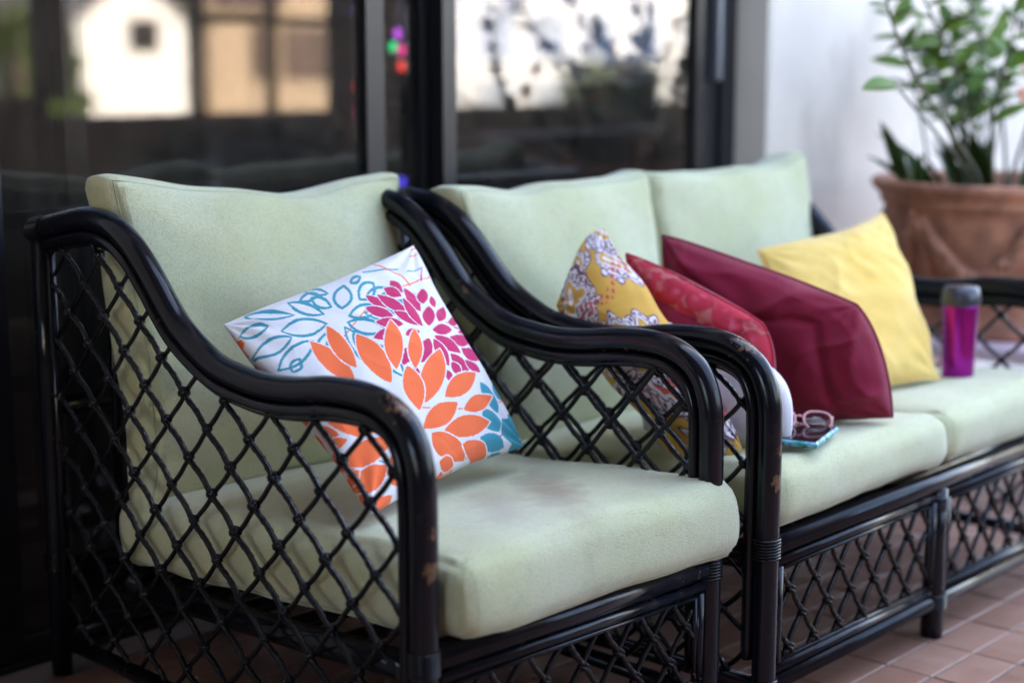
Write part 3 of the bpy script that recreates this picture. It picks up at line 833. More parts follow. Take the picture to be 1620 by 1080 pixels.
# ------------------------------------------------------------------ scatter pillows
def pillow(name, label, A, B, Cc, D, thick, material, seed, n=40, color=None, wr=0.004, inset=0.05, power=0.5, seam=None, group=None, cat='pillow', back=1.0, rnd=0.0, wob=0.004, band=None, fold=1.0):
    """A top left, B top right, Cc bottom right, D bottom left of the printed face"""
    A, B, Cc, D = (np.array(p, float) for p in (A, B, Cc, D))
    g = np.linspace(0, 1, n + 1)
    U, V = np.meshgrid(g, g)                      # V rows downwards
    u, v = U.ravel(), V.ravel()
    du = inset * (2 * u - 1) * (4 * v * (1 - v))
    dv = inset * (2 * v - 1) * (4 * u * (1 - u))
    uu, vv = u - du, v - dv
    P = (A[None] * ((1 - uu) * (1 - vv))[:, None] + B[None] * (uu * (1 - vv))[:, None]
         + Cc[None] * (uu * vv)[:, None] + D[None] * ((1 - uu) * vv)[:, None])
    if rnd:
        ctr = (A + B + Cc + D) / 4
        k_ = 1 - rnd * (np.clip(u, 0, 1) * np.clip(1 - v, 0, 1)) ** 7
        P = ctr + (P - ctr) * k_[:, None]
    nr = np.cross(Cc - A, B - D); nr /= np.linalg.norm(nr)   # sign fixed below
    if np.dot(nr, -P.mean(0)) < 0 and False: nr = -nr
    f = (np.clip(4 * u * (1 - u), 0, 1) * np.clip(4 * v * (1 - v), 0, 1)) ** power
    W1, W2, W3 = Waves(seed, 12), Waves(seed + 1, 34), Waves(seed + 2, 90)
    # creases running in from the corners
    cr = np.zeros_like(u)
    for cu, cv in ((0, 0), (1, 0), (1, 1), (0, 1)):
        dx, dy = np.abs(u - cu), np.abs(v - cv)
        rad = np.hypot(dx, dy); an = np.arctan2(dy, dx)
        cr += np.exp(-rad / 0.16) * np.sin(an * 14 + seed) * np.clip(rad / 0.05, 0, 1)
    nz = W1(P) * wr + W2(P) * wr * 0.35 + W3(P) * wr * 0.2
    if band:
        bd = np.minimum(1 - u, v) + W2(P) * 0.035 + W1(P) * 0.03
        cr2 = (0.005 + 0.006 * W1(P * 2)) * np.exp(-((bd - band[0]) / 0.035) ** 2) * np.clip(f * 2, 0, 1)
    else: cr2 = 0
    fold_ = (np.clip(1 - np.abs(Waves(seed + 7, 17, 5)(P)), 0, 1) ** 4 * 0.006 + np.clip(1 - np.abs(Waves(seed + 8, 32, 5)(P)), 0, 1) ** 4 * 0.003) * (0.5 + 0.5 * W1(P + 2))
    h = -cr2 + (fold_ * fold if fold else 0) * np.clip(f * 2, 0, 1) + thick * f + nz * np.clip(f * 2.5, 0, 1) + cr * 0.006 * np.clip(f * 3, 0, 1)
    nz2 = W1(P + 3) * wr
    hb = (thick * f + nz2 * np.clip(f * 2.5, 0, 1)) * back
    border = (W2(P) * 0.4 + W1(P)) * wob * (1 - np.clip(f * 2, 0, 1))
    P = P + (np.stack([W2(P + 5), W2(P + 9), W1(P + 4)], 1) * wob * 0.6) * (1 - np.clip(f * 1.5, 0, 1))[:, None]
    front = P + nr * (h + border)[:, None]
    rear = P - nr * (hb - border)[:, None]
    m1 = n + 1
    edge = (u < 1e-9) | (u > 1 - 1e-9) | (v < 1e-9) | (v > 1 - 1e-9)
    rear_id = np.where(edge, np.arange(m1 * m1), 0)
    inner = np.where(~edge)[0]
    rear_id[inner] = m1 * m1 + np.arange(len(inner))
    pos = np.concatenate([front, rear[inner]])
    i, j = np.meshgrid(np.arange(n), np.arange(n), indexing='ij')
    q = (i * m1 + j).ravel()
    quad = np.stack([q, q + m1, q + m1 + 1, q + 1], 1)
    quads = np.concatenate([quad, rear_id[quad][:, ::-1]])
    me = bpy.data.meshes.new(name)
    me.vertices.add(len(pos)); me.vertices.foreach_set('co', pos.astype(np.float32).ravel())
    me.loops.add(quads.size); me.loops.foreach_set('vertex_index', quads.astype(np.int32).ravel())
    me.polygons.add(len(quads)); me.polygons.foreach_set('loop_start', (np.arange(len(quads)) * 4).astype(np.int32))
    me.polygons.foreach_set('use_smooth', np.ones(len(quads), bool))
    me.update(calc_edges=True); me.validate()
    me.materials.append(material)
    if band:
        me.materials.append(band[1])
        qb = bd[quad].mean(1) < band[0]
        me.polygons.foreach_set('material_index', np.concatenate([qb, np.zeros(len(quad), bool)]).astype(np.int32))
    if color is not None:
        c1 = color(u, v, False); c2 = color(u[inner], v[inner], True)
        col = np.concatenate([c1, c2]).astype(np.float32)
        at = me.color_attributes.new('print', 'FLOAT_COLOR', 'POINT')
        at.data.foreach_set('color', np.concatenate([col, np.ones((len(col), 1), np.float32)], 1).ravel())
    o = link(name, me)
    tag(o, label, cat, group)
    if seam is not None:
        r1 = [k for k in range(m1)] + [k * m1 + n for k in range(1, m1)] + [n * m1 + k for k in range(n - 1, -1, -1)] + [k * m1 for k in range(n - 1, -1, -1)]
        step = max(1, n // 40)
        b = MB(); b.tube([tuple(front[k]) for k in r1[::step]], 0.0024, 6, caps=False)
        b.build('seam', seam, o)
    return o

def leaf_mask(u, v, b, outline=0.0, grow=0.0):
    bu, bv, tu, tv, wd = b
    hw = wd / 2.0 + grow
    d = np.array([tu - bu, tv - bv], float); L = np.hypot(*d); d /= L
    bu -= d[0] * grow; bv -= d[1] * grow; L += 2 * grow
    t = ((u - bu) * d[0] + (v - bv) * d[1]) / L
    s = np.abs(-(u - bu) * d[1] + (v - bv) * d[0])
    tt = np.clip(t, 0, 1)
    w = hw * (4 * tt * (1 - tt)) ** 0.92
    ins = (t > 0) & (t < 1) & (s < w)
    if outline:
        k = outline
        t2 = np.clip((t - k / L) / (1 - 2 * k / L), 0, 1)
        w2 = np.maximum(hw - k, 0.5) * (4 * t2 * (1 - t2)) ** 0.92
        ins &= ~((t > k / L) & (t < 1 - k / L) & (s < w2))
    return ins
def line_mask(u, v, b, wd=2.6):
    x0, y0, x1, y1 = b
    d = np.array([x1 - x0, y1 - y0], float); L = np.hypot(*d); d /= L
    t = (u - x0) * d[0] + (v - y0) * d[1]
    s = np.abs(-(u - x0) * d[1] + (v - y0) * d[0])
    return (t > 0) & (t < L) & (s < wd)
P_WHITE, P_OR, P_MA, P_TE = (0.74, 0.71, 0.72), (0.90, 0.15, 0.036), (0.54, 0.010, 0.11), (0.03, 0.27, 0.34)
def flower_print(u, v, rear):
    c = np.tile(np.array(P_WHITE), (len(u), 1))
    if rear:
        for cx, cy in ((150, 300), (600, 600), (200, 850), (850, 150), (30, 60)):
            for ring, (r0, r1, k) in enumerate(((40, 170, 9), (160, 310, 13))):
                for q in range(k):
                    a = 6.283 * q / k + ring * 0.2
                    c[leaf_mask(u * 1000, v * 1000, (cx + r0 * math.cos(a), cy + r0 * math.sin(a), cx + r1 * math.cos(a), cy + r1 * math.sin(a), 84))] = (0.80, 0.10, 0.04)
        return c
    q = np.stack([u ** i * v ** j for i in range(7) for j in range(7 - i)], 1) @ PK
    x, y = q[:, 0], q[:, 1]
    for k, l in enumerate(LN): c[line_mask(x, y, l)] = (P_OR, P_TE, P_MA)[(0, 0, 0, 1, 1, 2, 0, 0, 0, 0, 2, 2, 1, 0, 0, 2, 2, 2)[k]]
    for p in TO: c[leaf_mask(x, y, p, 11.5)] = P_TE
    for p in MA:
        p = (*p[:4], p[4] * 1.04)
        c[leaf_mask(x, y, p, 0, 3.5)] = P_WHITE
        c[leaf_mask(x, y, p)] = P_MA
    for p in TF: c[leaf_mask(x, y, p)] = P_TE
    for p in OR:
        p = (*p[:4], p[4] * 0.94)
        c[leaf_mask(x, y, p, 0, 5)] = P_WHITE
        c[leaf_mask(x, y, p)] = P_OR
    return c
fl = [chair_pt(*p) for p in ((0.045, 0.55, 0.73), (0.505, 0.595, 0.823), (0.535, 0.343, 0.468), (0.085, 0.212, 0.462))]
pillow('scatter_pillow', 'white pillow printed with orange, magenta and teal flowers on the armchair', *fl, 0.062, M['print'], 5, n=300, color=flower_print, wr=0.0065, inset=0.02, seam=None, wob=0.007)

def batik_print(u, v, rear):
    c = np.tile(np.array((0.60, 0.33, 0.045)), (len(u), 1))
    r = np.random.RandomState(9)
    OC, LI, PU, RD = (0.60, 0.33, 0.045), (0.70, 0.63, 0.66), (0.15, 0.055, 0.08), (0.55, 0.09, 0.06)
    uu = u * 0.24
    vv = v * 0.50
    blobs = []
    for k in range(24):
        cx, cy, rad = r.uniform(0, 0.24), r.uniform(0, 0.50), r.uniform(0.032, 0.07)
        d = np.hypot(uu - cx + 0.010 * np.sin(vv * 90 + k), (vv - cy) * r.uniform(0.8, 1.2) + 0.008 * np.sin(uu * 110 + k))
        an = np.arctan2(vv - cy, uu - cx)
        rr_ = rad * (1 + 0.10 * np.sin(an * 7 + k))
        c[d < rr_] = PU
        c[d < rr_ * 0.92] = LI
        c[(d < rr_ * 0.72) & (d > rr_ * 0.66)] = PU
        dots = (np.abs(d - rr_ * 0.82) < rr_ * 0.06) & (np.sin(an * 16) > 0.2)
        c[dots] = PU
        c[d < rr_ * 0.50] = OC if k % 3 else RD
        c[d < rr_ * 0.22] = LI
    band = np.abs(vv - 0.12 + 0.02 * np.sin(uu * 40)) < 0.012
    c[band & (np.sin(uu * 260) * np.sin(vv * 260) > 0.2)] = RD
    return c
sp = lambda *p: sofa_pt(*p)
pillow('scatter_pillow', 'ochre and lilac batik patterned pillow against the sofa arm', sp(0.035, 0.50, 0.69), sp(0.165, 0.50, 0.828), sp(0.098, 0.115, 0.458), sp(0.04, 0.235, 0.445), 0.072, M['print'], 15, n=150, color=batik_print, wr=0.006, inset=-0.06, power=0.45, wob=0.009)
pillow('scatter_pillow', 'plain white pillow wedged behind the batik patterned one', sp(0.14, 0.40, 0.68), sp(0.143, 0.07, 0.612), sp(0.153, 0.06, 0.452), sp(0.14, 0.38, 0.45), 0.04, M['white_cloth'], 25, n=40, inset=-0.03, power=0.4, rnd=0.16)
pillow('scatter_pillow', 'dark red pillow with a bright floral band, between batik and maroon pillows', sp(0.200, 0.47, 0.785), sp(0.245, 0.17, 0.672), sp(0.245, 0.145, 0.452), sp(0.215, 0.42, 0.45), 0.065, M['maroon'], 35, n=64, fold=1.8, inset=-0.03, power=0.42, seam=M['red_floral'], rnd=0.06, wob=0.010, band=(0.20, M['red_floral']), wr=0.006)
pillow('scatter_pillow', 'plain maroon pillow leaning in the middle of the sofa', sp(0.310, 0.47, 0.803), sp(0.432, 0.085, 0.690), sp(0.478, 0.03, 0.472), sp(0.36, 0.43, 0.45), 0.085, M['maroon'], 45, n=80, fold=2.2, inset=-0.025, power=0.42, seam=M['maroon'], rnd=0.05, wob=0.009, band=(0.20, M['maroon']), wr=0.009)
pillow('scatter_pillow', 'plain yellow pillow leaning at the far end of the sofa', sp(0.665, 0.47, 0.752), sp(1.115, 0.42, 0.806), sp(0.955, 0.18, 0.458), sp(0.52, 0.24, 0.452), 0.062, M['yellow'], 55, n=70, inset=0.04, seam=M['yellow'], wob=0.007, wr=0.006)

# ------------------------------------------------------------------ phone, glasses, tumbler
ph = empty('phone', sofa_pt(0.205, 0.050, 0.481), R(16), 'black phone in a teal and blue case lying on the sofa seat', 'phone')
M['case'] = mat('blue_teal_case', (0.05, 0.22, 0.42), 0.35)
n = NT(M['case']); o = n.coord()
n.color(n.ramp(n.noise(28, 2, o), [(0.40, (0.02, 0.03, 0.04)), (0.47, (0.03, 0.33, 0.34)), (0.56, (0.25, 0.55, 0.70)), (0.66, (0.06, 0.12, 0.50))]))
part('case', M['case'], ph, 'box', -0.073, 0.073, -0.037, 0.037, -0.006, 0.005, 0.003)
part('screen', mat('phone_screen', (0.01, 0.01, 0.012), 0.06), ph, 'box', -0.068, 0.068, -0.033, 0.033, 0.0052, 0.0062)
gl = empty('eyeglasses', sofa_pt(0.232, 0.085, 0.482), R(-25), 'reddish clear framed eyeglasses folded on top of the phone', 'eyeglasses')
gl.rotation_euler = (R(-40), R(4), R(-48))
M['frame'] = mat('red_clear_acetate', (0.58, 0.27, 0.27), 0.15)
for sx in (-1, 1):
    ring = []
    for k in range(25):
        a = 2 * math.pi * k / 24
        rx = 0.026 * (abs(math.cos(a)) ** 0.8) * (1 if math.cos(a) > 0 else -1)
        rz = 0.019 * (abs(math.sin(a)) ** 0.8) * (1 if math.sin(a) > 0 else -1)
        ring.append((sx * 0.034 + rx, -0.002 * abs(rx) / 0.026, 0.021 + rz))
    b = MB(); b.tube(ring, 0.0026, 7, caps=False); rim = b.build('rim', M['frame'], gl)
    b = MB(); b.add([(p[0], p[1], p[2]) for p in ring[:-1]] + [(p[0], p[1] + 0.0015, p[2]) for p in ring[:-1]],
                    [tuple(range(24)), tuple(range(47, 23, -1))] + [(k, 24 + k, 24 + (k + 1) % 24, (k + 1) % 24) for k in range(24)])
    b.build('lens', M['glass_clear'], rim)
    z = 0.030
    b = MB(); b.tube([(sx * 0.062, 0, z), (sx * 0.064, 0.01, z), (sx * 0.045, 0.016 + 0.004 * sx, z - 0.006), (-sx * 0.03, 0.019 + 0.005 * sx, z - 0.014), (-sx * 0.058, 0.021 + 0.005 * sx, z - 0.026)], [0.003, 0.003, 0.0026, 0.0026, 0.0032], 7)
    b.build('temple', M['frame'], gl)
b = MB(); b.tube([(-0.009, 0, 0.026), (0, -0.002, 0.029), (0.009, 0, 0.026)], 0.0024, 7); b.build('bridge', M['frame'], gl)

tu = empty('tumbler', sofa_pt(1.055, 0.185, 0.4475), 0, 'purple metal tumbler with a grey lid on the sofa seat', 'tumbler')
b = MB(); b.lathe([(0.0, 0.0), (0.031, 0.0), (0.034, 0.004), (0.0345, 0.04), (0.036, 0.10), (0.0385, 0.150), (0.0385, 0.152), (0, 0.152)], 40)
mm = mat('purple_metal', (0.36, 0.02, 0.33), 0.16, Metallic=0.9)
b.build('body', mm, tu)
b = MB(); b.lathe([(0.0, 0.1525), (0.0395, 0.1525), (0.0415, 0.157), (0.0415, 0.172), (0.039, 0.178), (0.036, 0.190), (0.0, 0.192)], 40)
tu.scale = (1.05, 1.05, 1.1)
b.build('lid', mat('grey_lid_plastic', (0.035, 0.035, 0.045), 0.3), tu)

# ------------------------------------------------------------------ planter
PX, PYY = 4.36, 2.06
st = empty('plant_stool', (PX, PYY, 0), R(8), 'pale pink low stool under the terracotta planter', 'stool')
part('top', M['pink'], st, 'box', -0.30, 0.30, -0.28, 0.28, 0.355, 0.395, 0.006)
for sx in (-1, 1):
    for sy in (-1, 1):
        part('leg', M['pink'], st, 'box', sx * 0.26 - 0.03, sx * 0.26 + 0.03, sy * 0.24 - 0.03, sy * 0.24 + 0.03, 0, 0.354, 0.005)
    part('apron', M['pink'], st, 'box', -0.228, 0.228, sx * 0.24 - 0.012, sx * 0.24 + 0.012, 0.24, 0.3535)
pt_ = empty('terracotta_planter', (PX, PYY, 0.397), 0, 'large terracotta planter with moulded garlands beside the sofa', 'planter')
b = MB(); b.lathe([(0.0, 0.0), (0.225, 0.0), (0.24, 0.01), (0.245, 0.03), (0.235, 0.045), (0.25, 0.09), (0.29, 0.22), (0.318, 0.33), (0.326, 0.36),
                   (0.335, 0.366), (0.338, 0.376), (0.334, 0.384), (0.352, 0.40), (0.361, 0.412), (0.363, 0.424), (0.356, 0.432), (0.335, 0.432), (0.325, 0.41), (0.318, 0.36), (0.0, 0.355)], 64)
b.build('bowl', M['terracotta'], pt_)
def pot_r(z): return np.interp(z, [0.045, 0.09, 0.22, 0.33, 0.36], [0.235, 0.25, 0.29, 0.318, 0.326])
for k in range(6):
    a0 = 2 * math.pi * k / 6 + 0.25
    b = MB()
    pts = []; rad = []
    for q in range(17):
        t = q / 16
        a = a0 + (t - 0.5) * 0.98
        z = 0.325 - 0.155 * (1 - (2 * t - 1) ** 2)
        rr_ = pot_r(z) + 0.002
        pts.append((rr_ * math.cos(a), rr_ * math.sin(a), z)); rad.append(0.016 + 0.016 * (1 - (2 * t - 1) ** 2))
    b.tube(pts, rad, 9)
    rn = random.Random(k)
    for q in range(70):
        t = rn.random(); a = a0 + (t - 0.5) * 0.95
        z = 0.325 - 0.155 * (1 - (2 * t - 1) ** 2) + rn.uniform(-0.024, 0.024)
        rr_ = pot_r(z) + 0.026 * (0.4 + 0.6 * (1 - (2 * t - 1) ** 2))
        s = rn.uniform(0.008, 0.014)
        b.ball((rr_ * math.cos(a), rr_ * math.sin(a), z), s, s, s * 1.2, 6, 4)
    b.build('garland', M['terracotta'], pt_)
    aj = a0 + 0.5236
    b = MB()
    rr_ = pot_r(0.3) + 0.004
    b.ball((rr_ * math.cos(aj), rr_ * math.sin(aj), 0.315), 0.03, 0.03, 0.03, 10, 6)
    b.tube([(pot_r(z) * math.cos(aj), pot_r(z) * math.sin(aj), z) for z in (0.30, 0.24, 0.17, 0.11)], [0.022, 0.020, 0.017, 0.012], 8)
    b.build('rosette', M['terracotta'], pt_)
b = MB(); b.lathe([(0.0, 0.378), (0.2, 0.384), (0.317, 0.374)], 40); b.build('soil', M['soil'], pt_)

plant = empty('potted_shrub', (PX, PYY, 0.78), 0, 'leafy green plant growing in the terracotta planter', 'plant')
def leaf_mesh(L, Wd, mtl, fold=0.18, curl=0.15):
    b = MB(); vs = []; fs = []
    n_ = 7
    for i in range(n_):
        t = i / (n_ - 1)
        hw = Wd * (4 * t * (1 - t)) ** 0.75 * (1.15 - 0.3 * t) if 0 < t < 1 else 0.0012
        z = -curl * L * t * t
        for k, s_ in enumerate((-1, -0.5, 0, 0.5, 1)):
            vs.append((t * L, s_ * hw, z + abs(s_) * hw * fold * 1.6 + 0.0012))
    for i in range(n_ - 1):
        for k in range(4):
            a = i * 5 + k; fs.append((a, a + 1, a + 6, a + 5))
    m_ = len(vs)
    vs += [(x, y, z - 0.0016) for x, y, z in vs]
    fs += [tuple(q + m_ for q in f[::-1]) for f in fs]
    b.add(vs, fs)
    return b.mesh('leaf', mtl)
LEAVES = [leaf_mesh(0.088, 0.020, M['leaf']), leaf_mesh(0.062, 0.015, M['leaf']), leaf_mesh(0.10, 0.022, M['leaf']), leaf_mesh(0.09, 0.016, M['leaf_dark'], 0.3, 0.3)]
DARKL = [leaf_mesh(0.15, 0.014, M['leaf_dark'], 0.3, 0.25), leaf_mesh(0.20, 0.016, M['leaf_dark'], 0.3, 0.35)]
base = Vector((PX, PYY, 0.78))
prn = random.Random(12)
nleaf = [0]
def stem(pts, r0, leaves, t0=0.3, kinds=(0, 1, 2), tip=True):
    P = [Vector(p) - base for p in catmull(pts, 5)]
    k = len(P)
    b = MB(); b.tube(P, [r0 * (1 - 0.7 * i / (k - 1)) for i in range(k)], 7)
    so = b.build('stem', M['stem'], plant)
    def put(t, side, up=0.0):
        if nleaf[0] >= 295: return
        nleaf[0] += 1
        f = t * (k - 1); i = min(int(f), k - 2); fr_ = f - i
        p = P[i].lerp(P[i + 1], fr_); d = (P[i + 1] - P[i]).normalized()
        sv = d.cross(Vector((0.35, 0.6, 0.7)).normalized()).normalized() * side
        q = (sv + d * prn.uniform(0.4, 0.9) + Vector((prn.uniform(-.4, .4), prn.uniform(-.5, .3), prn.uniform(-.25, .35) + up))).normalized()
        lo = link('leaf', prn.choice([LEAVES[x] for x in kinds]), so)
        lo.location = p
        zax = Vector((prn.uniform(-.5, .2), prn.uniform(-.9, -.1), 1)).normalized()
        y = zax.cross(q).normalized(); z = q.cross(y)
        m3 = Matrix((q, y, z)).transposed()
        lo.rotation_euler = m3.to_euler()
        s = prn.uniform(0.8, 1.2); lo.scale = (s, s, s)
    for q in range(leaves):
        put(t0 + (1 - t0) * (q + 0.5) / leaves + prn.uniform(-0.01, 0.01), 1 if q % 2 else -1)
    if tip: put(0.995, 0.2)
    return so
STEMS = [([(4.12, 2.0, 0.775), (4.06, 1.99, 0.86), (3.80, 1.95, 0.99), (3.49, 1.9, 1.16), (3.35, 1.88, 1.29), (3.31, 1.88, 1.42)], 9, 0.72),
         ([(4.14, 2.02, 0.775), (4.05, 2.0, 0.85), (3.76, 1.95, 0.97), (3.51, 1.9, 1.06), (3.41, 1.88, 1.10)], 0, 0.9),
         ([(4.16, 2.05, 0.78), (4.13, 2.05, 0.85), (4.07, 2.05, 1.07), (3.95, 2.05, 1.21), (3.8, 2.05, 1.36), (3.7, 2.0, 1.45)], 14, 0.45),
         ([(4.12, 1.96, 0.775), (4.07, 1.95, 0.85), (3.95, 1.9, 1.02), (3.93, 1.85, 1.21), (3.99, 1.85, 1.36)], 12, 0.45),
         ([(4.34, 2.05, 0.78), (4.36, 2.05, 0.85), (4.40, 2.1, 1.06), (4.34, 2.15, 1.26), (4.23, 2.15, 1.42)], 13, 0.4),
         ([(4.28, 2.0, 0.78), (4.3, 2.0, 0.85), (4.32, 1.95, 1.06), (4.34, 1.9, 1.27), (4.28, 1.85, 1.40)], 13, 0.4),
         ([(4.25, 2.1, 0.78), (4.27, 2.1, 0.85), (4.35, 2.15, 1.01), (4.49, 2.2, 1.17), (4.77, 2.25, 1.3)], 12, 0.4)]
for s_, nl, t0 in STEMS: stem(s_, 0.0065, nl, t0)
for q in range(14):
    a = prn.uniform(0, 6.283); rr_ = prn.uniform(0.03, 0.25)
    b0 = Vector((PX + rr_ * math.cos(a), PYY + rr_ * math.sin(a) * 0.9, 0.775))
    lean = Vector((math.cos(a) * prn.uniform(0.15, 0.8), math.sin(a) * prn.uniform(0.05, 0.35), 0))
    hgt = prn.uniform(0.28, 0.56)
    stem([tuple(b0), tuple(b0 + lean * 0.2 * hgt + Vector((0, 0, 0.35 * hgt))), tuple(b0 + lean * 0.55 * hgt + Vector((0, 0, 0.7 * hgt))), tuple(b0 + lean * hgt + Vector((0, 0, hgt)))], 0.005, 8, 0.42, (0, 1, 0, 3))
for q in range(34):
    a = prn.uniform(0, 6.283); rr_ = prn.uniform(0.05, 0.29)
    lo = link('blade', DARKL[q % 2], plant)
    lo.location = (rr_ * math.cos(a), rr_ * math.sin(a), -0.01)
    tilt_ = prn.uniform(0.9, 1.45)
    lo.rotation_euler = (prn.uniform(-1, 1), -tilt_, a + prn.uniform(-0.8, 0.8))
    s = prn.uniform(0.8, 1.4); lo.scale = (s, s, s)
for q in range(7):
    b = MB()
    for k in range(5):
        a = 1.2566 * k
        b.ball((0.016 * math.cos(a), 0.016 * math.sin(a), 0), 0.014, 0.014, 0.006, 6, 4)
    fo = b.build('flower', M['petal'], plant)
    fo.location = (prn.uniform(-0.35, 0.1), prn.uniform(-0.2, 0.0), prn.uniform(0.22, 0.36))
    fo.rotation_euler = (prn.uniform(0, 1.5), prn.uniform(-1, 1), 0)

# ------------------------------------------------------------------ inside the room
ct = empty('festive_tree', (3.95, 4.2, 0), 0, 'dark festive tree with small coloured lights behind the glass door', 'tree')
b = MB(); b.tube([(0, 0, 0), (0, 0, 1.9)], [0.03, 0.012], 7); b.build('trunk', M['bark'], ct)
b = MB(); tr_ = random.Random(3)
for k in range(900):
    h = tr_.random(); z = 0.3 + 1.6 * h; rmax = 0.52 * (1 - h) + 0.04
    a = tr_.uniform(0, 6.283); r1 = rmax * tr_.uniform(0.3, 1.0)
    p = Vector((r1 * math.cos(a), r1 * math.sin(a), z)); q = Vector((math.cos(a), math.sin(a), tr_.uniform(-.4, .2))) * 0.12
    sd_ = Vector((-math.sin(a), math.cos(a), 0.3)) * 0.018
    b.add([p - sd_, p + sd_, p + q], [(0, 1, 2)], False)
b.build('needles', M['leaf_dark'], ct)
LC = {'purple': (0.55, 0.08, 0.9), 'magenta': (0.9, 0.05, 0.35), 'red': (0.9, 0.06, 0.04), 'green': (0.02, 0.8, 0.30), 'blue': (0.08, 0.06, 0.95)}
LM = {k: emit(k + '_festive_bulb', v, 0.22) for k, v in LC.items()}
bulbs = {}
for k, m_ in LM.items():
    b = MB(); b.ball((0, 0, 0), 0.013, 0.013, 0.017, 8, 5); bulbs[k] = b.mesh('light_bulb', m_)
def bulb(k, x, y, z):
    o_ = link('light_bulb', bulbs[k], ct); o_.location = (x - 3.95, y - 4.2, z)
for k, x, y, z in (('green', 3.555, 3.70, 1.20), ('purple', 3.575, 3.70, 1.24), ('magenta', 3.60, 3.71, 1.19), ('red', 3.57, 3.68, 1.14),
                   ('blue', 3.585, 3.70, 0.78),
                   ('blue', 3.44, 3.72, 1.27), ('blue', 3.45, 3.75, 1.31), ('red', 3.42, 3.72, 1.08), ('magenta', 3.45, 3.75, 1.0)):
    bulb(k, x, y, z)

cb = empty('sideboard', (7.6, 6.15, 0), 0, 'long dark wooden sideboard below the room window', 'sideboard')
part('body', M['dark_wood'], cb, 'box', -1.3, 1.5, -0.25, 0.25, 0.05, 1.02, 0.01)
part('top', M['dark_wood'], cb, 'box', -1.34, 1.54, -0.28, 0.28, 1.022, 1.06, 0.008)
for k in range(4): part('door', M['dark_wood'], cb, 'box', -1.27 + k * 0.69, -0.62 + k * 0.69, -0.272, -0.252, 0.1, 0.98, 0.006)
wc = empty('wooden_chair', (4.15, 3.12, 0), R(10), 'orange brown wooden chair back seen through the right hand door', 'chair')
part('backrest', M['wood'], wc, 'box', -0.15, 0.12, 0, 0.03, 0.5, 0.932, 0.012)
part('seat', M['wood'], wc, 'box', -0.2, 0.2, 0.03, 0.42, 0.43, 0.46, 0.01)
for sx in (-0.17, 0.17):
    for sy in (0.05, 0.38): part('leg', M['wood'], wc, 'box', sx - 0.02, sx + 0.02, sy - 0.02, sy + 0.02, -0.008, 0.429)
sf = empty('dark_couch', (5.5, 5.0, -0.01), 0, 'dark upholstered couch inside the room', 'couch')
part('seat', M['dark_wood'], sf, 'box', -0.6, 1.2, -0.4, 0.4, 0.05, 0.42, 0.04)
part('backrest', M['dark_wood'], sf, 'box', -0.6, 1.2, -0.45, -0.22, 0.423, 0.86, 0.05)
# ------------------------------------------------------------------ things on the porch behind the camera (seen mirrored in the glass)
def bush(name, label, x, y, z, r, h, pot, seed, cat='plant', nl=420):
    root = empty(name, (x, y, z), 0, label, cat)
    if pot:
        b = MB(); b.lathe([(0, 0), (pot * 0.7, 0), (pot, pot * 1.3), (pot * 0.9, pot * 1.3), (0, pot * 1.2)], 20); b.build('pot', M['terracotta'], root)
    q = random.Random(seed)
    b = MB(); b.tube([(0, 0, pot * 1.2), (0.02, 0, pot * 1.2 + h * 0.5)], [0.02, 0.01], 6); b.build('stem', M['bark'], root)
    b = MB()
    for k in range(nl):
        d = Vector((q.gauss(0, 1), q.gauss(0, 1), q.gauss(0, 1))).normalized() * q.uniform(0.2, 1) ** 0.5
        p = Vector((d.x * r, d.y * r, pot * 1.3 + h * 0.55 + d.z * h * 0.5))
        t = Vector((q.gauss(0, 1), q.gauss(0, 1), q.gauss(0, 1))).normalized()
        u_ = t.orthogonal().normalized()
        s = q.uniform(0.03, 0.06)
        b.add([p - t * s, p + u_ * s * 0.4, p + t * s, p - u_ * s * 0.4], [(0, 1, 2, 3)], False)
    fo = b.build('foliage', M['bush_leaf'], root); fo['kind'] = 'stuff'
    return root
bush('potted_bush', 'dark bushy pot plant by the porch parapet, mirrored in the nearest door', 4.95, -0.95, 0, 0.38, 0.55, 0.22, 1)
bush('potted_bush', 'dark spreading pot plant by the porch parapet right of the other', 5.55, -1.05, 0, 0.42, 0.55, 0.24, 2)
bush('potted_bush', 'tall pot plant on the right part of the porch parapet', 8.2, -1.1, 0, 0.5, 0.65, 0.3, 3)
gc = empty('garden_chair', (4.75, -0.35, 0), R(20), 'dark round backed garden chair on the porch opposite the doors', 'chair')
b = MB(); b.tube([(0.24 * math.cos(a), 0.24 * math.sin(a), 0.78 - 0.1 * abs(math.cos(a))) for a in np.linspace(0, math.pi * 2, 25)], 0.02, 8, caps=False); b.build('backrest', M['lacquer'], gc)
b = MB(); b.lathe([(0, 0.42), (0.24, 0.42), (0.25, 0.44), (0.24, 0.46), (0, 0.465)], 24); b.build('seat', M['lacquer'], gc)
for k in range(4):
    a = math.pi / 4 + k * math.pi / 2
    part('leg', M['lacquer'], gc, 'tube', [(0.2 * math.cos(a), 0.2 * math.sin(a), 0.42), (0.24 * math.cos(a), 0.24 * math.sin(a), 0)], 0.015, 7)
    part('spindle', M['lacquer'], gc, 'tube', [(0.2 * math.cos(a), 0.2 * math.sin(a), 0.45), (0.235 * math.cos(a), 0.235 * math.sin(a), 0.75)], 0.012, 7)

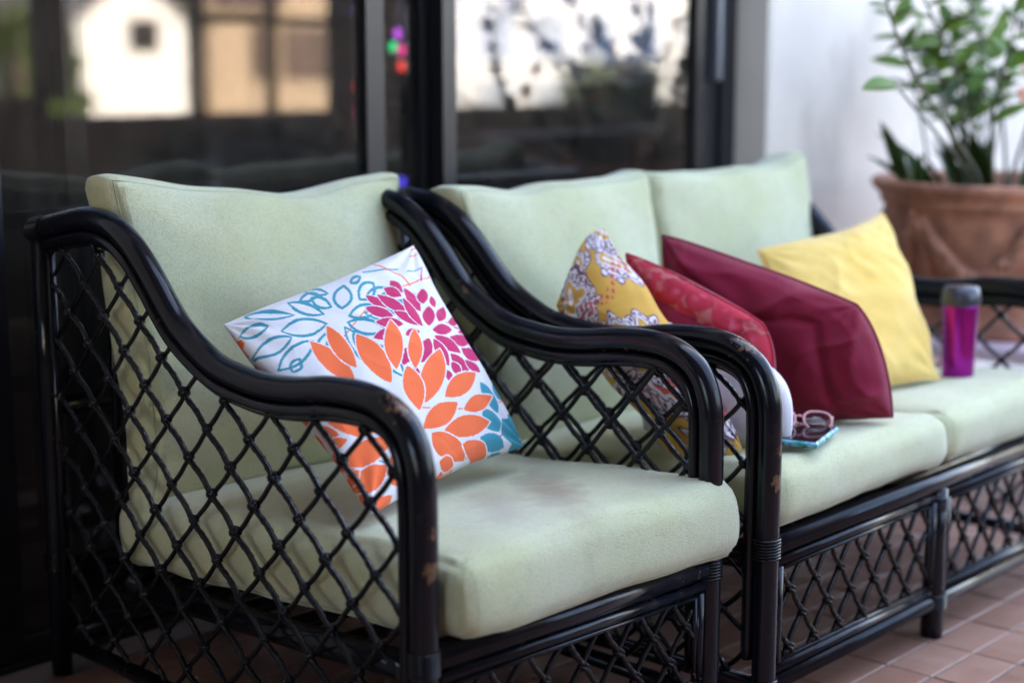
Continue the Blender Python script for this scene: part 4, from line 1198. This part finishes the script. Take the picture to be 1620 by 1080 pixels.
# ------------------------------------------------------------------ across the yard
def house(name, label, x0, x1, y, depth, z1, wallm, wins, gable=0.0, roofm='roof'):
    r_ = empty(name, ((x0 + x1) / 2, y, GZ), 0, label, 'house')
    a = x0 - (x0 + x1) / 2; H = z1 - GZ
    part('wall', M[wallm], r_, 'box', a, -a, -depth, 0, 0, H)
    b = MB()
    if gable:
        ov = 0.3
        b.add([(a - ov, ov, H - 0.1), (0, ov, H + gable), (-a + ov, ov, H - 0.1), (a - ov, -depth - ov, H - 0.1), (0, -depth - ov, H + gable), (-a + ov, -depth - ov, H - 0.1)],
              [(0, 1, 4, 3), (1, 2, 5, 4)], False)
        b.build('roof', M[roofm], r_)
        b = MB(); b.add([(a, 0.0, H), (-a, 0.0, H), (0, 0.0, H + gable - 0.12)], [(0, 1, 2)], False); b.build('gable', M[wallm], r_)
    else:
        b.box(a - 0.25, -a + 0.25, -depth - 0.2, 0.3, H + 0.003, H + 0.25); b.build('roof', M[roofm], r_)
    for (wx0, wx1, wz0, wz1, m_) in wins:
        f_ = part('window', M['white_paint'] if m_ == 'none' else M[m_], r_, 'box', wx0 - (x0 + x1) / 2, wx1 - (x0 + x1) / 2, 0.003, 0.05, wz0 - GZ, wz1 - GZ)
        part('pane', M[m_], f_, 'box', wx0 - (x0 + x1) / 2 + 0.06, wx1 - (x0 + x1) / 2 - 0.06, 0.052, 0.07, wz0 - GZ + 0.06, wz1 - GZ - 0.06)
    return r_
house('white_house', 'bright white gabled house across the yard, mirrored in the nearest door', 19.9, 23.2, -25, 6, 2.05, 'outside_white', [(21.3, 22.05, 1.42, 2.1, 'window_dark')], 1.25)
house('cream_house', 'cream neighbouring house beyond the left end of the porch', -17, -9, -6, 16, 4.6, 'outside_cream', [(-15, -13.6, 0.2, 1.8, 'window_dark'), (-12, -10.6, 0.2, 1.8, 'window_dark')])
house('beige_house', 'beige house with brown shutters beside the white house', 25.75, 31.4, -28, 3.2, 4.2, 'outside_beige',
      [(27.1, 28.0, 0.74, 2.1, 'shutter_and_shade'), (28.2, 30.1, 0.74, 2.1, 'shutter_and_shade'), (25.9, 28.2, 2.45, 3.9, 'shutter_and_shade')])  # top panel paints the shaded upper wall in shutter brown
wins = []
for i in range(7):
    for j in range(3):
        wins.append((41.2 + i * 3.1, 42.9 + i * 3.1, -1.2 + j * 2.6, 0.4 + j * 2.6, 'window_pale'))
house('pale_apartment_block', 'pale grey apartment block mirrored in the right hand door', 40, 63, -36, 10, 7.5, 'outside_pale', wins)
house('pale_neighbour_house', 'pale neighbouring house seen through the far room window', 20, 42, 34, 9, 4.6, 'outside_pale', [(24, 25.4, 0.2, 1.8, 'window_dark')], 1.5)
house('grey_house', 'plain grey house left of the garden trees', 6, 18, -38, 9, 3.5, 'outside_pale', [(9, 10.4, 0.2, 1.8, 'window_dark'), (13, 14.4, 0.2, 1.8, 'window_dark')], 1.8)
def tree(label, x, y, h, r, seed):
    root = empty('garden_tree', (x, y, GZ), 0, label, 'tree', 'trees across the yard')
    q = random.Random(seed)
    part('trunk', M['bark'], root, 'tube', [(0, 0, 0), (0.1, 0, h * 0.4), (0.0, 0.1, h * 0.8)], [0.22, 0.16, 0.06], 8)
    for k in range(4):
        a = q.uniform(0, 6.28)
        part('limb', M['bark'], root, 'tube', [(0.05, 0, h * (0.4 + 0.08 * k)), (math.cos(a) * r * 0.5, math.sin(a) * r * 0.5, h * (0.6 + 0.07 * k))], [0.09, 0.03], 6)
    b = MB()
    cl_ = [(q.uniform(-.7, .7) * r, q.uniform(-.7, .7) * r, h * q.uniform(0.35, 0.95)) for _ in range(16)]
    for c_ in cl_:
        for k in range(130):
            d = Vector((q.gauss(0, 1), q.gauss(0, 1), q.gauss(0, .8))) * r * 0.22
            p = Vector(c_) + d
            t = Vector((q.gauss(0, 1), q.gauss(0, 1), q.gauss(0, 1))).normalized(); u_ = t.orthogonal().normalized(); s = q.uniform(.08, .16)
            b.add([p - t * s, p + u_ * s * .5, p + t * s, p - u_ * s * .5], [(0, 1, 2, 3)], False)
    fo = b.build('crown', M['tree_leaf'], root); fo['kind'] = 'stuff'
tree('spreading green tree left of the white house', 17.8, -24, 6.0, 1.3, 5)
tree('small green tree in front of the white house corner', 18.85, -23.6, 4.6, 0.3, 6)
tree('low rounded tree before the pale apartment block', 46, -31, 4.2, 1.8, 7)
